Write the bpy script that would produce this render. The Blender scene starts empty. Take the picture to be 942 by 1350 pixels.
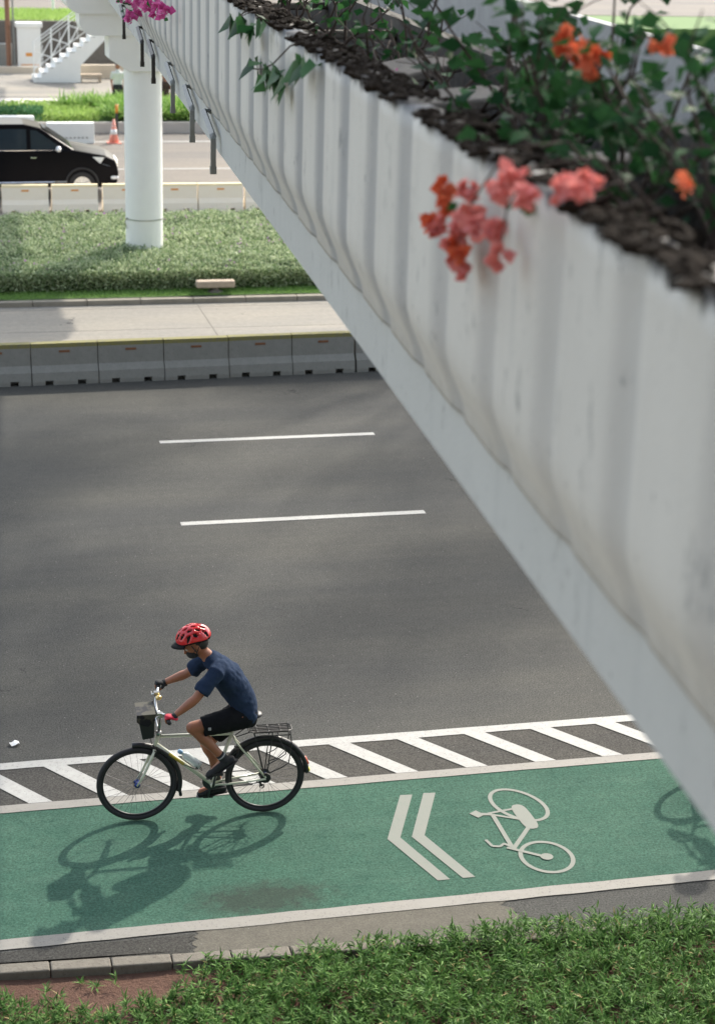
import bpy, bmesh, math, random
import numpy as np
from mathutils import Vector, Matrix, noise as mnoise
random.seed(7); rng = np.random.default_rng(7)
S = bpy.context.scene
COL = S.collection
rad = math.radians

# ------------------------------------------------------------------ camera
cd = bpy.data.cameras.new('camera'); cam = bpy.data.objects.new('camera', cd); COL.objects.link(cam)
PF, PTH, PRO, PSI, PH = 2447.3, 0.33165, -0.02915, 0.23772, 7.80584
Fv = Vector((math.sin(PSI)*math.cos(PTH), math.cos(PSI)*math.cos(PTH), -math.sin(PTH)))
R0 = Vector((math.cos(PSI), -math.sin(PSI), 0)); D0 = Fv.cross(R0)
if D0.z > 0: D0 = -D0
Rv = math.cos(PRO)*R0 + math.sin(PRO)*D0; Dv = -math.sin(PRO)*R0 + math.cos(PRO)*D0
m = Matrix(((Rv.x, -Dv.x, -Fv.x), (Rv.y, -Dv.y, -Fv.y), (Rv.z, -Dv.z, -Fv.z)))
cam.matrix_world = Matrix.Translation((0, 0, PH)) @ m.to_4x4()
cd.sensor_fit = 'VERTICAL'; cd.sensor_height = 36; cd.sensor_width = 36
cd.lens = PF/1350*36; cd.clip_end = 2000; cd.clip_start = 0.1
cd.dof.use_dof = True; cd.dof.focus_distance = 16.6; cd.dof.aperture_fstop = 2.2
S.camera = cam
# ------------------------------------------------------------------ world, sun, exposure
w = bpy.data.worlds.new('World'); S.world = w; w.use_nodes = True
nt = w.node_tree; nt.nodes.clear()
sky = nt.nodes.new('ShaderNodeTexSky'); sky.sky_type = 'NISHITA'; sky.sun_disc = False
SUN_EL, SUN_AZ = rad(37.7), math.atan2(.8, 1.02)
sky.sun_elevation = SUN_EL; sky.sun_rotation = SUN_AZ
sky.air_density = 1.3; sky.dust_density = 3.0; sky.ozone_density = 1.0
bg = nt.nodes.new('ShaderNodeBackground'); bg.inputs[1].default_value = 0.15
ou = nt.nodes.new('ShaderNodeOutputWorld')
hs = nt.nodes.new('ShaderNodeHueSaturation'); hs.inputs['Saturation'].default_value = .6
nt.links.new(sky.outputs[0], hs.inputs['Color']); nt.links.new(hs.outputs[0], bg.inputs[0]); nt.links.new(bg.outputs[0], ou.inputs[0])
sd = bpy.data.lights.new('sun', 'SUN'); sun = bpy.data.objects.new('sun', sd); COL.objects.link(sun)
sd.energy = 2.0; sd.angle = rad(1.0); sd.color = (1.0, .93, .82)
sun.rotation_euler = Vector((-.8, -1.02, -1.0)).to_track_quat('-Z', 'Y').to_euler()
sun.location = (20, 30, 30)
S.view_settings.view_transform = 'Standard'; S.view_settings.look = 'None'
S.view_settings.exposure = 1.42; S.view_settings.gamma = 1; S.view_settings.use_curve_mapping = False

# ------------------------------------------------------------------ materials
def lin(c): return tuple(((x/255)/12.92 if x/255 <= .04045 else ((x/255+.055)/1.055)**2.4) for x in c)
class N:
    def __init__(s, name):
        s.m = bpy.data.materials.new(name); s.m.use_nodes = True; s.t = s.m.node_tree
        s.b = s.t.nodes['Principled BSDF']; s.tc = s.n('ShaderNodeTexCoord')
    def n(s, k, **kw):
        o = s.t.nodes.new(k)
        for a, v in kw.items(): setattr(o, a, v)
        return o
    def l(s, a, b): s.t.links.new(a, b)
    def noise(s, scale, detail=4, rough=.55, vec=None, stretch=None):
        o = s.n('ShaderNodeTexNoise'); o.inputs['Scale'].default_value = scale
        o.inputs['Detail'].default_value = detail; o.inputs['Roughness'].default_value = rough
        v = vec or s.tc.outputs['Object']
        if stretch:
            mp = s.n('ShaderNodeMapping'); mp.inputs['Scale'].default_value = stretch; s.l(v, mp.inputs[0]); v = mp.outputs[0]
        s.l(v, o.inputs['Vector']); return o.outputs['Fac']
    def ramp(s, fac, a, b, ca=(0, 0, 0), cb=(1, 1, 1)):
        r = s.n('ShaderNodeValToRGB'); r.color_ramp.elements[0].position = a; r.color_ramp.elements[1].position = b
        r.color_ramp.elements[0].color = (*ca, 1); r.color_ramp.elements[1].color = (*cb, 1)
        s.l(fac, r.inputs[0]); return r.outputs[0]
    def mix(s, fac, a, b, mode='MIX'):
        o = s.n('ShaderNodeMix', data_type='RGBA', blend_type=mode)
        for sock, v in ((o.inputs[0], fac), (o.inputs[6], a), (o.inputs[7], b)):
            if isinstance(v, (int, float)): sock.default_value = v
            elif isinstance(v, tuple): sock.default_value = (*v, 1)
            else: s.l(v, sock)
        return o.outputs[2]
    def color(s, c):
        if isinstance(c, tuple): s.b.inputs['Base Color'].default_value = (*c, 1)
        else: s.l(c, s.b.inputs['Base Color'])
    def bump(s, h, strength=.3, dist=.01):
        o = s.n('ShaderNodeBump'); o.inputs['Strength'].default_value = strength; o.inputs['Distance'].default_value = dist
        s.l(h, o.inputs['Height']); s.l(o.outputs[0], s.b.inputs['Normal'])
def simple(name, c, rough=.6, metal=0, var=.15, scale=8, bump=0, bscale=60, spec=.5, coat=0, trans=0):
    n = N(name)
    n.color(n.mix(n.noise(scale, 5), tuple(x*(1-var) for x in c), tuple(min(1, x*(1+var)) for x in c)))
    n.b.inputs['Roughness'].default_value = rough; n.b.inputs['Metallic'].default_value = metal
    n.b.inputs['Specular IOR Level'].default_value = spec
    if coat: n.b.inputs['Coat Weight'].default_value = coat; n.b.inputs['Coat Roughness'].default_value = .08
    if trans: n.b.inputs['Transmission Weight'].default_value = trans
    if bump: n.bump(n.noise(bscale, 4), bump, .01)
    return n.m
def asphalt(name, c, speck=.55, warm=(1, 1, 1)):
    n = N(name)
    fine = n.noise(60, 4, .8); mid = n.noise(9, 4, .6); big = n.noise(.55, 3, .5, stretch=(.35, 1, 1))
    base = n.mix(n.ramp(fine, .36, .64), tuple(x*(1-speck) for x in c), tuple(x*(1+speck) for x in c))
    base = n.mix(n.ramp(mid, .3, .7), base, n.mix(1.0, base, (.84, .84, .85), 'MULTIPLY'))
    base = n.mix(n.ramp(big, .35, .65), base, n.mix(1.0, base, (1.24, 1.2, 1.12), 'MULTIPLY'))
    base = n.mix(n.ramp(n.noise(1.1, 5, .65, stretch=(.06, .8, 1)), .42, .66), base, n.mix(1.0, base, (1.2, 1.18, 1.14), 'MULTIPLY'))
    v = n.n('ShaderNodeTexVoronoi'); v.inputs['Scale'].default_value = 20; n.l(n.tc.outputs['Object'], v.inputs['Vector'])
    sp = n.n('ShaderNodeMath', operation='LESS_THAN'); n.l(v.outputs['Distance'], sp.inputs[0]); sp.inputs[1].default_value = .10
    pick = n.n('ShaderNodeSeparateColor'); n.l(v.outputs['Color'], pick.inputs[0])
    g = n.n('ShaderNodeMath', operation='GREATER_THAN'); n.l(pick.outputs[0], g.inputs[0]); g.inputs[1].default_value = .72
    mu = n.n('ShaderNodeMath', operation='MULTIPLY'); n.l(sp.outputs[0], mu.inputs[0]); n.l(g.outputs[0], mu.inputs[1])
    dk = n.mix(pick.outputs[1], (.018, .017, .016), (.3, .29, .27))
    base = n.mix(mu.outputs[0], base, dk)
    # hairline cracks
    v2 = n.n('ShaderNodeTexVoronoi', feature='DISTANCE_TO_EDGE'); v2.inputs['Scale'].default_value = .45
    wv = n.n('ShaderNodeVectorMath', operation='ADD'); nz = n.n('ShaderNodeTexNoise'); nz.inputs['Scale'].default_value = 2.5
    nz.inputs['Detail'].default_value = 6
    n.l(n.tc.outputs['Object'], nz.inputs['Vector']); n.l(n.tc.outputs['Object'], wv.inputs[0]); n.l(nz.outputs['Color'], wv.inputs[1])
    n.l(wv.outputs[0], v2.inputs['Vector'])
    cr = n.n('ShaderNodeMath', operation='LESS_THAN'); n.l(v2.outputs['Distance'], cr.inputs[0]); cr.inputs[1].default_value = .004
    gate = n.ramp(n.noise(.8, 2), .63, .67)
    cm = n.n('ShaderNodeMath', operation='MULTIPLY'); n.l(cr.outputs[0], cm.inputs[0]); n.l(gate, cm.inputs[1])
    base = n.mix(cm.outputs[0], base, (.03, .03, .03))
    n.color(base); n.b.inputs['Roughness'].default_value = .92; n.b.inputs['Specular IOR Level'].default_value = .18
    n.bump(fine, .5, .006)
    return n.m
def leafmat(name, ca, cb, rough=.55, trans=.25):
    n = N(name); gi = n.n('ShaderNodeNewGeometry')
    r = n.n('ShaderNodeValToRGB'); r.color_ramp.elements[0].color = (*ca, 1); r.color_ramp.elements[1].color = (*cb, 1)
    n.l(gi.outputs['Random Per Island'], r.inputs[0]); n.color(r.outputs[0])
    n.b.inputs['Roughness'].default_value = rough; n.b.inputs['Specular IOR Level'].default_value = .12
    tb = n.n('ShaderNodeBsdfTranslucent'); n.l(r.outputs[0], tb.inputs[0])
    mx = n.n('ShaderNodeMixShader'); mx.inputs[0].default_value = trans
    out = n.t.nodes['Material Output']; n.l(n.b.outputs[0], mx.inputs[1]); n.l(tb.outputs[0], mx.inputs[2]); n.l(mx.outputs[0], out.inputs[0])
    return n.m
def paintmat(name, c, wear=.55, dirt=(.25, .24, .22), under=(.07, .07, .068)):
    n = N(name)
    base = n.mix(n.ramp(n.noise(14, 5, .65), .35, .8), c, tuple(a*.45+b*.55 for a, b in zip(c, dirt)))
    base = n.mix(n.ramp(n.noise(46, 6, .85), .55, .63), base, tuple(a*.3+b*.7 for a, b in zip(c, under)))
    v = n.noise(3.0, 6, .7); base = n.mix(n.ramp(v, wear, wear+.12), base, tuple(a*.6+b*.4 for a, b in zip(c, dirt)))
    n.color(base); n.b.inputs['Roughness'].default_value = .75; n.bump(n.noise(90, 3), .3, .004)
    return n.m
M = {}
M['asphalt'] = asphalt('asphalt', (.058, .0595, .0575))
M['asphalt_hatch'] = asphalt('asphalt_warm', (.053, .052, .049))
M['asphalt_patch'] = asphalt('asphalt_patch', (.042, .042, .04))
M['far_asphalt'] = asphalt('sunlit_asphalt', (.17, .158, .145), .12)  # stronger sun on the far road is put into this paler colour
M['concrete_road'] = asphalt('concrete_road', (.25, .238, .215), .12)
M['gutter'] = asphalt('gutter_concrete', (.10, .096, .084), .2)
n = N('green_paint')
fine = n.noise(48, 5, .85); mid = n.noise(5, 5, .65)
g = n.mix(n.ramp(fine, .36, .64), (.024, .061, .043), (.062, .142, .102))
g = n.mix(n.ramp(n.noise(17, 8, .8), .52, .66), g, n.mix(1.0, g, (.62, .72, .74), 'MULTIPLY'))
g = n.mix(n.ramp(n.noise(2.2, 5, .7, stretch=(.12, 2.2, 1)), .46, .68), g, n.mix(1.0, g, (1.2, 1.1, 1.12), 'MULTIPLY'))
g = n.mix(n.ramp(mid, .35, .7), g, n.mix(1.0, g, (1.25, 1.12, 1.12), 'MULTIPLY'))
g = n.mix(n.ramp(n.noise(1.3, 4, .6, stretch=(1, .6, 1)), .45, .7), g, n.mix(1.0, g, (.82, .84, .86), 'MULTIPLY'))
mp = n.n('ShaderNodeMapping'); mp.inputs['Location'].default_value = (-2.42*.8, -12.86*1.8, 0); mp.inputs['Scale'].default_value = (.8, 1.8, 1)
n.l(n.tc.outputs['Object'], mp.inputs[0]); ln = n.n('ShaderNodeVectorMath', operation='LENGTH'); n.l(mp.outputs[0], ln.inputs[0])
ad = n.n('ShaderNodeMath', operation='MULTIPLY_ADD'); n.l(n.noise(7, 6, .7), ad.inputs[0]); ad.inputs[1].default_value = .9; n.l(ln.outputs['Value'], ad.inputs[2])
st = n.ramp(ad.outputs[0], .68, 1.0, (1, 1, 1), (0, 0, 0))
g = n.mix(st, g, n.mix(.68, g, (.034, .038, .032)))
g = n.mix(n.ramp(n.noise(38, 4, .75), .66, .74), g, (.075, .1, .085))
n.color(g); n.b.inputs['Roughness'].default_value = .95; n.b.inputs['Specular IOR Level'].default_value = .12
n.bump(fine, .5, .005); M['green'] = n.m
M['white_paint'] = paintmat('white_road_paint', (.38, .38, .36), .62)
M['worn_paint'] = paintmat('worn_road_paint', (.215, .205, .18), .5)
M['symbol_paint'] = paintmat('symbol_paint', (.165, .175, .15), .52, (.15, .17, .145), (.1, .16, .12))
n = N('kerb_stone'); c = n.mix(n.noise(12, 6, .7), (.11, .098, .078), (.215, .195, .16)); c = n.mix(n.ramp(n.noise(40, 4), .55, .75), c, (.1, .085, .07))
n.color(c); n.b.inputs['Roughness'].default_value = .9; n.bump(n.noise(50, 5), .6, .01); M['kerb'] = n.m
M['pale_kerb'] = simple('pale_kerb', (.26, .235, .19), .9, var=.3, scale=6)
n = N('red_soil'); c = n.mix(n.noise(18, 6, .75), (.07, .035, .024), (.2, .105, .07)); n.color(c); n.b.inputs['Roughness'].default_value = 1
n.bump(n.noise(30, 6, .7), 1, .04); M['soil'] = n.m
M['dark_soil'] = simple('dark_soil', (.020, .0145, .010), .95, spec=.1, var=.6, scale=20, bump=.8)
M['ground'] = simple('dusty_ground', (.22, .2, .17), .95, var=.2, scale=2)
# bridge paint: pale, streaked, blue-grey staining
def bridgepaint(name, c, streak):
    n = N(name)
    base = n.mix(n.noise(1.6, 6, .65), tuple(x*.88 for x in c), tuple(min(1, x*1.08) for x in c))
    s1 = n.noise(5.5, 5, .7, stretch=(1, 1.6, .12))
    base = n.mix(n.ramp(s1, .55, .78), base, tuple(a*b for a, b in zip(c, streak)))
    s2 = n.noise(5.5, 6, .72, stretch=(1, 1.2, .5))
    base = n.mix(n.ramp(s2, .60, .72), base, (.22, .225, .215))
    s3 = n.noise(16, 7, .8, stretch=(1, 1, .5)); base = n.mix(n.ramp(s3, .62, .68), base, (.2, .2, .19))
    base = n.mix(n.ramp(n.noise(60, 3, .6), .62, .8), base, tuple(x*.8 for x in c))
    n.color(base); n.b.inputs['Roughness'].default_value = .7; n.bump(n.noise(45, 4), .25, .01)
    return n
n = bridgepaint('bridge_panel_paint', (.60, .585, .535), (.74, .76, .78))
# dirty rim along the top of the planter and the grimy foot of every flute
sp = n.n('ShaderNodeSeparateXYZ'); n.l(n.tc.outputs['Object'], sp.inputs[0])
def band(lo, hi, inv=False):
    mr = n.n('ShaderNodeMapRange'); mr.inputs['From Min'].default_value = lo; mr.inputs['From Max'].default_value = hi
    n.l(sp.outputs['Z'], mr.inputs['Value']); return mr.outputs[0]
old = n.b.inputs['Base Color'].links[0].from_socket
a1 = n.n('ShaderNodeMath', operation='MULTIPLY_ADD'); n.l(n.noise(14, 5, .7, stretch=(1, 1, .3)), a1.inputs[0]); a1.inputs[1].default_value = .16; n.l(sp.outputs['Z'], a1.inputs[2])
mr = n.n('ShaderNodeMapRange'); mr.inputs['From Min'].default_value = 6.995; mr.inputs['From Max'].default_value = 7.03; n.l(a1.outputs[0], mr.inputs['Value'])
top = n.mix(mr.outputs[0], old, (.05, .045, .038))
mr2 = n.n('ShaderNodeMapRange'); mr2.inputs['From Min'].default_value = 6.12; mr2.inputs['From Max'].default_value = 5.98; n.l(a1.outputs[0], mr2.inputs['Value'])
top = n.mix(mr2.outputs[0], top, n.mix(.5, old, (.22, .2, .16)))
# crease stain plus painted shade on camera-side flute flanks (bridge axis is nearly Y)
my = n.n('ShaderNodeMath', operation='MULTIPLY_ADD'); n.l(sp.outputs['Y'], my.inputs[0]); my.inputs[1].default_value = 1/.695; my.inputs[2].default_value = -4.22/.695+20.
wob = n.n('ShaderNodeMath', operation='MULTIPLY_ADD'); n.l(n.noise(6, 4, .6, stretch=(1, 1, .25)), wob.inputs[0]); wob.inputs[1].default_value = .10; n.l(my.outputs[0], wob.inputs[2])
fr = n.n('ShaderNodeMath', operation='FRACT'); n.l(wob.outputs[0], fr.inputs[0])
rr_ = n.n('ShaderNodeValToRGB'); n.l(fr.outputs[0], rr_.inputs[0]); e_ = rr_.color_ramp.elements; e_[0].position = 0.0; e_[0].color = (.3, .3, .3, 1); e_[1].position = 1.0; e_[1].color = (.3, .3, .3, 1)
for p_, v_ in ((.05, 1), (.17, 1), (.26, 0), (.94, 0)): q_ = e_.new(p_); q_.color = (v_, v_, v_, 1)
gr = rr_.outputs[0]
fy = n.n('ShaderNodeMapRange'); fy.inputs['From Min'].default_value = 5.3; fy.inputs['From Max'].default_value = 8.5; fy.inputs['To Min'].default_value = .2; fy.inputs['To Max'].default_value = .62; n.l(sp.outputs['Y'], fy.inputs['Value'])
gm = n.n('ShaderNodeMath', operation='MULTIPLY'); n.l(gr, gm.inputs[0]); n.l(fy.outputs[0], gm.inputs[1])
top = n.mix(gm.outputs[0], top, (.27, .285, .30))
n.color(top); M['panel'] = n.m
M['beam'] = bridgepaint('bridge_beam_paint', (.51, .52, .495), (.84, .85, .86)).m
M['white'] = simple('white_wall_paint', (.83, .83, .8), .6, var=.05, scale=4, bump=.1)
M['pier'] = simple('white_pier_paint', (.9, .9, .87), .55, var=.05, scale=3)
M['pipe'] = simple('grey_pipe', (.2, .21, .2), .5, var=.2); M['pipe_dark'] = simple('dark_pipe', (.03, .027, .025), .5)
M['parapet'] = simple('grey_parapet', (.30, .31, .31), .8, var=.3, scale=3); M['deckfloor'] = simple('deck_floor', (.45, .45, .44), .8, var=.12)
M['moss'] = simple('mossy_concrete', (.06, .055, .047), .95, var=.6, scale=14, bump=.8, bscale=30)
M['slab'] = simple('weathered_slab', (.15, .135, .115), .9, var=.35, scale=9, bump=.5)
M['bark'] = simple('bark', (.09, .07, .055), .9, var=.4, scale=20, bump=.6)
M['black'] = simple('black_plastic', (.018, .018, .02), .45, var=.2); M['rubber'] = simple('tyre_rubber', (.022, .022, .024), .75, var=.3, scale=30)
M['steel'] = simple('steel', (.5, .51, .52), .28, 1, .1); M['darksteel'] = simple('dark_steel', (.08, .08, .085), .4, .8)
M['frame'] = simple('cream_enamel', (.66, .68, .55), .3, var=.06, coat=.5); M['decal'] = simple('yellow_decal', (.42, .33, .05), .4, var=.3, scale=60)
M['blue'] = simple('blue_anodised', (.02, .045, .2), .3, .6); M['brass'] = simple('brass', (.75, .55, .22), .3, 1)
M['red'] = simple('red_lacquer', (.62, .012, .02), .25, coat=.7, var=.08); M['helmetblack'] = simple('helmet_inner', (.008, .008, .009), .7, spec=.2)
M['redcloth'] = simple('red_glove_cloth', (.55, .02, .05), .7, var=.2, scale=60); M['blackcloth'] = simple('black_cloth', (.018, .019, .022), .85, var=.3, scale=50, bump=.3, bscale=200)
M['navy'] = simple('navy_cotton', (.022, .037, .072), .95, spec=.1, var=.07, scale=25, bump=.3, bscale=300)
M['shorts'] = simple('black_shorts_cloth', (.012, .013, .015), .9, spec=.1, var=.25, scale=25, bump=.3, bscale=200)
M['greylogo'] = simple('grey_print', (.35, .36, .37), .7)
n = N('skin'); n.color(n.mix(n.noise(12, 4), (.26, .10, .052), (.35, .145, .08))); n.b.inputs['Roughness'].default_value = .45
n.b.inputs['Subsurface Weight'].default_value = .08; M['skin'] = n.m
M['hair'] = simple('black_hair', (.012, .01, .009), .5); M['eye'] = simple('eye_white', (.7, .68, .65), .2)
M['lip'] = simple('lip', (.25, .09, .07), .5)
M['bottle'] = simple('clear_bottle', (.72, .8, .82), .15, var=.05, trans=.35); M['bottleblue'] = simple('pale_blue_cap', (.22, .4, .62), .4)
M['reflector'] = simple('red_reflector', (.7, .1, .03), .2, coat=.8); M['yellow'] = simple('yellow_flap', (.7, .65, .05), .4)
n = N('clear_map_cover'); n.color(n.mix(n.ramp(n.noise(11, 3), .45, .55), (.015, .015, .02), (.07, .066, .05))); n.b.inputs['Roughness'].default_value = .5; n.b.inputs['Specular IOR Level'].default_value = .2; M['mapcover'] = n.m
n = N('shaded_barrier_concrete')  # near row: shade on the barriers is put into the grey
spz = n.n('ShaderNodeSeparateXYZ'); n.l(n.tc.outputs['Object'], spz.inputs[0])
c = n.mix(n.noise(7, 6, .7), (.19, .19, .17), (.29, .285, .26)); c = n.mix(n.ramp(n.noise(26, 5, .75), .58, .75), c, (.10, .095, .085))
gt = n.n('ShaderNodeMath', operation='GREATER_THAN'); n.l(spz.outputs['Z'], gt.inputs[0]); gt.inputs[1].default_value = .58
c = n.mix(gt.outputs[0], c, n.mix(n.ramp(n.noise(18, 5, .7), .45, .75), (.22, .20, .07), (.17, .16, .11)))
n.color(c); n.b.inputs['Roughness'].default_value = .9; n.bump(n.noise(40, 4), .3, .01); M['barrier'] = n.m
n = N('sunlit_barrier_concrete')  # far row: same barrier with sunlight put into the cream colour
spz = n.n('ShaderNodeSeparateXYZ'); n.l(n.tc.outputs['Object'], spz.inputs[0])
c = n.mix(n.noise(5, 6, .7), (.86, .76, .62), (.92, .86, .75))
gt = n.n('ShaderNodeMath', operation='GREATER_THAN'); n.l(spz.outputs['Z'], gt.inputs[0]); gt.inputs[1].default_value = .59
c = n.mix(gt.outputs[0], c, (.85, .73, .48)); n.color(c); n.b.inputs['Roughness'].default_value = .85; M['sunlit_barrier'] = n.m
M['slot'] = simple('faded_reflector', (.2, .085, .04), .6, var=.5, scale=5); M['orange'] = simple('orange_reflector', (.75, .3, .04), .35); M['conered'] = simple('cone_orange', (.85, .33, .25), .5); M['conewhite'] = simple('cone_white', (.85, .83, .8), .5)
M['carblack'] = simple('black_car_paint', (.006, .006, .008), .3, var=.05, spec=.05); M['glass'] = simple('dark_car_glass', (.02, .03, .04), .05, var=.05, spec=.3)
M['chrome'] = simple('chrome', (.8, .8, .8), .12, 1); M['lamp'] = simple('lamp_glass', (.75, .77, .8), .1, var=.05, coat=1); M['alloy'] = simple('alloy_rim', (.6, .6, .6), .3, .7)
M['taillamp'] = simple('tail_lamp', (.6, .02, .02), .2, coat=1)
M['grassleaf'] = leafmat('near_leaf', (.018, .075, .010), (.17, .31, .08)); M['dryleaf'] = leafmat('dry_leaf', (.35, .28, .12), (.5, .42, .2))
M['hedgeleaf'] = leafmat('hedge_leaf', (.13, .22, .08), (.60, .66, .44)); M['mauve'] = leafmat('mauve_flower', (.45, .22, .5), (.6, .38, .62))  # hedge leaf colours raised to carry the sunlight on the median
M['farleaf'] = leafmat('bright_leaf', (.14, .3, .05), (.45, .62, .2)); M['farhedge'] = leafmat('blue_green_leaf', (.05, .15, .06), (.13, .28, .12))
M['lime'] = leafmat('lime_leaf', (.3, .45, .1), (.5, .65, .22)); M['turf'] = leafmat('turf_blade', (.14, .28, .06), (.3, .46, .14))
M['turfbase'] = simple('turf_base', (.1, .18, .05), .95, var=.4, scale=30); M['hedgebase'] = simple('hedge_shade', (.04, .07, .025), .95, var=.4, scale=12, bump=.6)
M['bougleaf'] = leafmat('bougainvillea_leaf', (.012, .05, .018), (.045, .14, .04), .5, .3); M['coral'] = leafmat('coral_bract', (.68, .20, .16), (.78, .32, .31), .6, .35)
M['scarlet'] = leafmat('scarlet_bract', (.66, .12, .05), (.72, .20, .10), .6, .35); M['magenta'] = leafmat('magenta_bract', (.55, .07, .27), (.75, .2, .45), .6, .35)
M['treeleaf'] = leafmat('tree_leaf', (.03, .08, .02), (.07, .15, .04), .5, .2); M["twig"] = simple("twig", (.06, .042, .032), .9, var=.3, scale=30)
M['drystem'] = simple('dry_stem', (.075, .055, .042), .9, var=.4)
M['beige'] = simple('beige_wall', (.6, .52, .42), .85, var=.15, scale=3); M['darkwall'] = simple('shaded_wall', (.13, .115, .1), .9, var=.3, scale=2)
M['wood'] = simple('weathered_wood', (.42, .34, .26), .85, var=.3, scale=14); M['rust'] = simple('rusty_brown', (.25, .13, .08), .8, var=.3)
M['brick'] = simple('pale_paving', (.5, .46, .42), .9, var=.15, scale=3); M['paper'] = simple('white_paper', (.8, .8, .78), .8); M['cloth_white'] = simple('white_blouse', (.7, .7, .68), .9)
M['brown'] = simple('brown_cloth', (.06, .035, .03), .9)

# ------------------------------------------------------------------ mesh building
class MB:
    def __init__(s): s.v = []; s.f = []; s.mi = []; s.cur = 0
    def add(s, vs, fs):
        o = len(s.v); s.v += [tuple(v) for v in vs]; s.f += [tuple(i+o for i in f) for f in fs]; s.mi += [s.cur]*len(fs); return s
    def box(s, x0, x1, y0, y1, z0, z1, rz=0, c=None):
        vs = [(x, y, z) for z in (z0, z1) for y in (y0, y1) for x in (x0, x1)]
        if rz:
            cx, cy = c or ((x0+x1)/2, (y0+y1)/2); a, b = math.cos(rz), math.sin(rz)
            vs = [(cx+(x-cx)*a-(y-cy)*b, cy+(x-cx)*b+(y-cy)*a, z) for x, y, z in vs]
        return s.add(vs, [(0, 2, 3, 1), (4, 5, 7, 6), (0, 1, 5, 4), (2, 6, 7, 3), (0, 4, 6, 2), (1, 3, 7, 5)])
    def prism(s, poly, axis, a, b):      # poly in the two other axes, extruded along axis from a to b
        k = len(poly)
        def P(p, t): return {'x': (t, p[0], p[1]), 'y': (p[0], t, p[1]), 'z': (p[0], p[1], t)}[axis]
        vs = [P(p, a) for p in poly]+[P(p, b) for p in poly]
        return s.add(vs, [tuple(range(k))[::-1], tuple(range(k, 2*k))]+[(i, (i+1) % k, k+(i+1) % k, k+i) for i in range(k)])
    def tube(s, pts, r, n=8, flat=None, side=None, cap=True, closed=False):
        pts = [Vector(p) for p in pts]; k = len(pts)
        rs = r if isinstance(r, (list, tuple)) else [r]*k
        rings = []; prev = None
        for i, p in enumerate(pts):
            if closed: t = pts[(i+1) % k]-pts[i-1]
            else: t = pts[min(i+1, k-1)]-pts[max(i-1, 0)]
            if t.length < 1e-9: t = Vector((0, 0, 1))
            t.normalize()
            if side is not None: a = Vector(side)-t*Vector(side).dot(t)
            elif prev is not None: a = prev-t*prev.dot(t)
            else: a = t.orthogonal()
            if a.length < 1e-6: a = t.orthogonal()
            a.normalize(); prev = a; b = t.cross(a)
            ra = rs[i] if not isinstance(rs[i], (tuple, list)) else rs[i][0]
            rb = (rs[i][1] if isinstance(rs[i], (tuple, list)) else rs[i]*(flat or 1))
            rings.append([p+a*ra*math.cos(2*math.pi*j/n)+b*rb*math.sin(2*math.pi*j/n) for j in range(n)])
        vs = [v for g in rings for v in g]; fs = []
        for i in range(k if closed else k-1):
            i2 = (i+1) % k
            for j in range(n): fs.append((i*n+j, i*n+(j+1) % n, i2*n+(j+1) % n, i2*n+j))
        if cap and not closed:
            fs.append(tuple(range(n))[::-1]); fs.append(tuple((k-1)*n+j for j in range(n)))
        return s.add(vs, fs)
    def caps(s, pts, r, n=12, flat=None, side=None):    # tube with rounded ends
        pts = [Vector(p) for p in pts]; rs = list(r) if isinstance(r, (list, tuple)) else [r]*len(pts)
        def sc(q, f): return tuple(x*f for x in q) if isinstance(q, (tuple, list)) else q*f
        def mx(q): return max(q) if isinstance(q, (tuple, list)) else q
        d0 = (pts[0]-pts[1]).normalized(); d1 = (pts[-1]-pts[-2]).normalized()
        P = [pts[0]+d0*mx(rs[0])*f for f in (.97, .8, .45)]+pts+[pts[-1]+d1*mx(rs[-1])*f for f in (.45, .8, .97)]
        Q = [sc(rs[0], f) for f in (.22, .6, .89)]+rs+[sc(rs[-1], f) for f in (.89, .6, .22)]
        return s.tube(P, Q, n, flat, side)
    def ell(s, c, r, n=16, m=10, rot=None):
        vs = [(0, 0, 1)]; fs = []
        for i in range(1, m):
            a = math.pi*i/m
            for j in range(n): b = 2*math.pi*j/n; vs.append((math.sin(a)*math.cos(b), math.sin(a)*math.sin(b), math.cos(a)))
        vs.append((0, 0, -1)); L = len(vs)-1
        for j in range(n): fs.append((0, 1+j, 1+(j+1) % n)); fs.append((L, 1+(m-2)*n+(j+1) % n, 1+(m-2)*n+j))
        for i in range(m-2):
            for j in range(n): a = 1+i*n+j; b = 1+i*n+(j+1) % n; fs.append((a, a+n, b+n, b))
        vs = [Vector((v[0]*r[0], v[1]*r[1], v[2]*r[2])) for v in vs]
        if rot: vs = [rot @ v for v in vs]
        return s.add([v+Vector(c) for v in vs], fs)
    def torus(s, c, R, r, axis=1, n=48, m=8, a0=0, a1=2*math.pi, rr=None, flat=1):
        pts = []; full = abs(a1-a0-2*math.pi) < 1e-6
        k = n if full else n+1
        for i in range(k):
            a = a0+(a1-a0)*i/n
            if axis == 1: pts.append((c[0]+R*math.cos(a), c[1], c[2]+R*math.sin(a)))
            elif axis == 2: pts.append((c[0]+R*math.cos(a), c[1]+R*math.sin(a), c[2]))
            else: pts.append((c[0], c[1]+R*math.cos(a), c[2]+R*math.sin(a)))
        sd_ = {1: (0, 1, 0), 2: (0, 0, 1), 0: (1, 0, 0)}[axis]
        return s.tube(pts, [(r*flat, r)]*k, m, side=sd_, closed=full)
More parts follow.
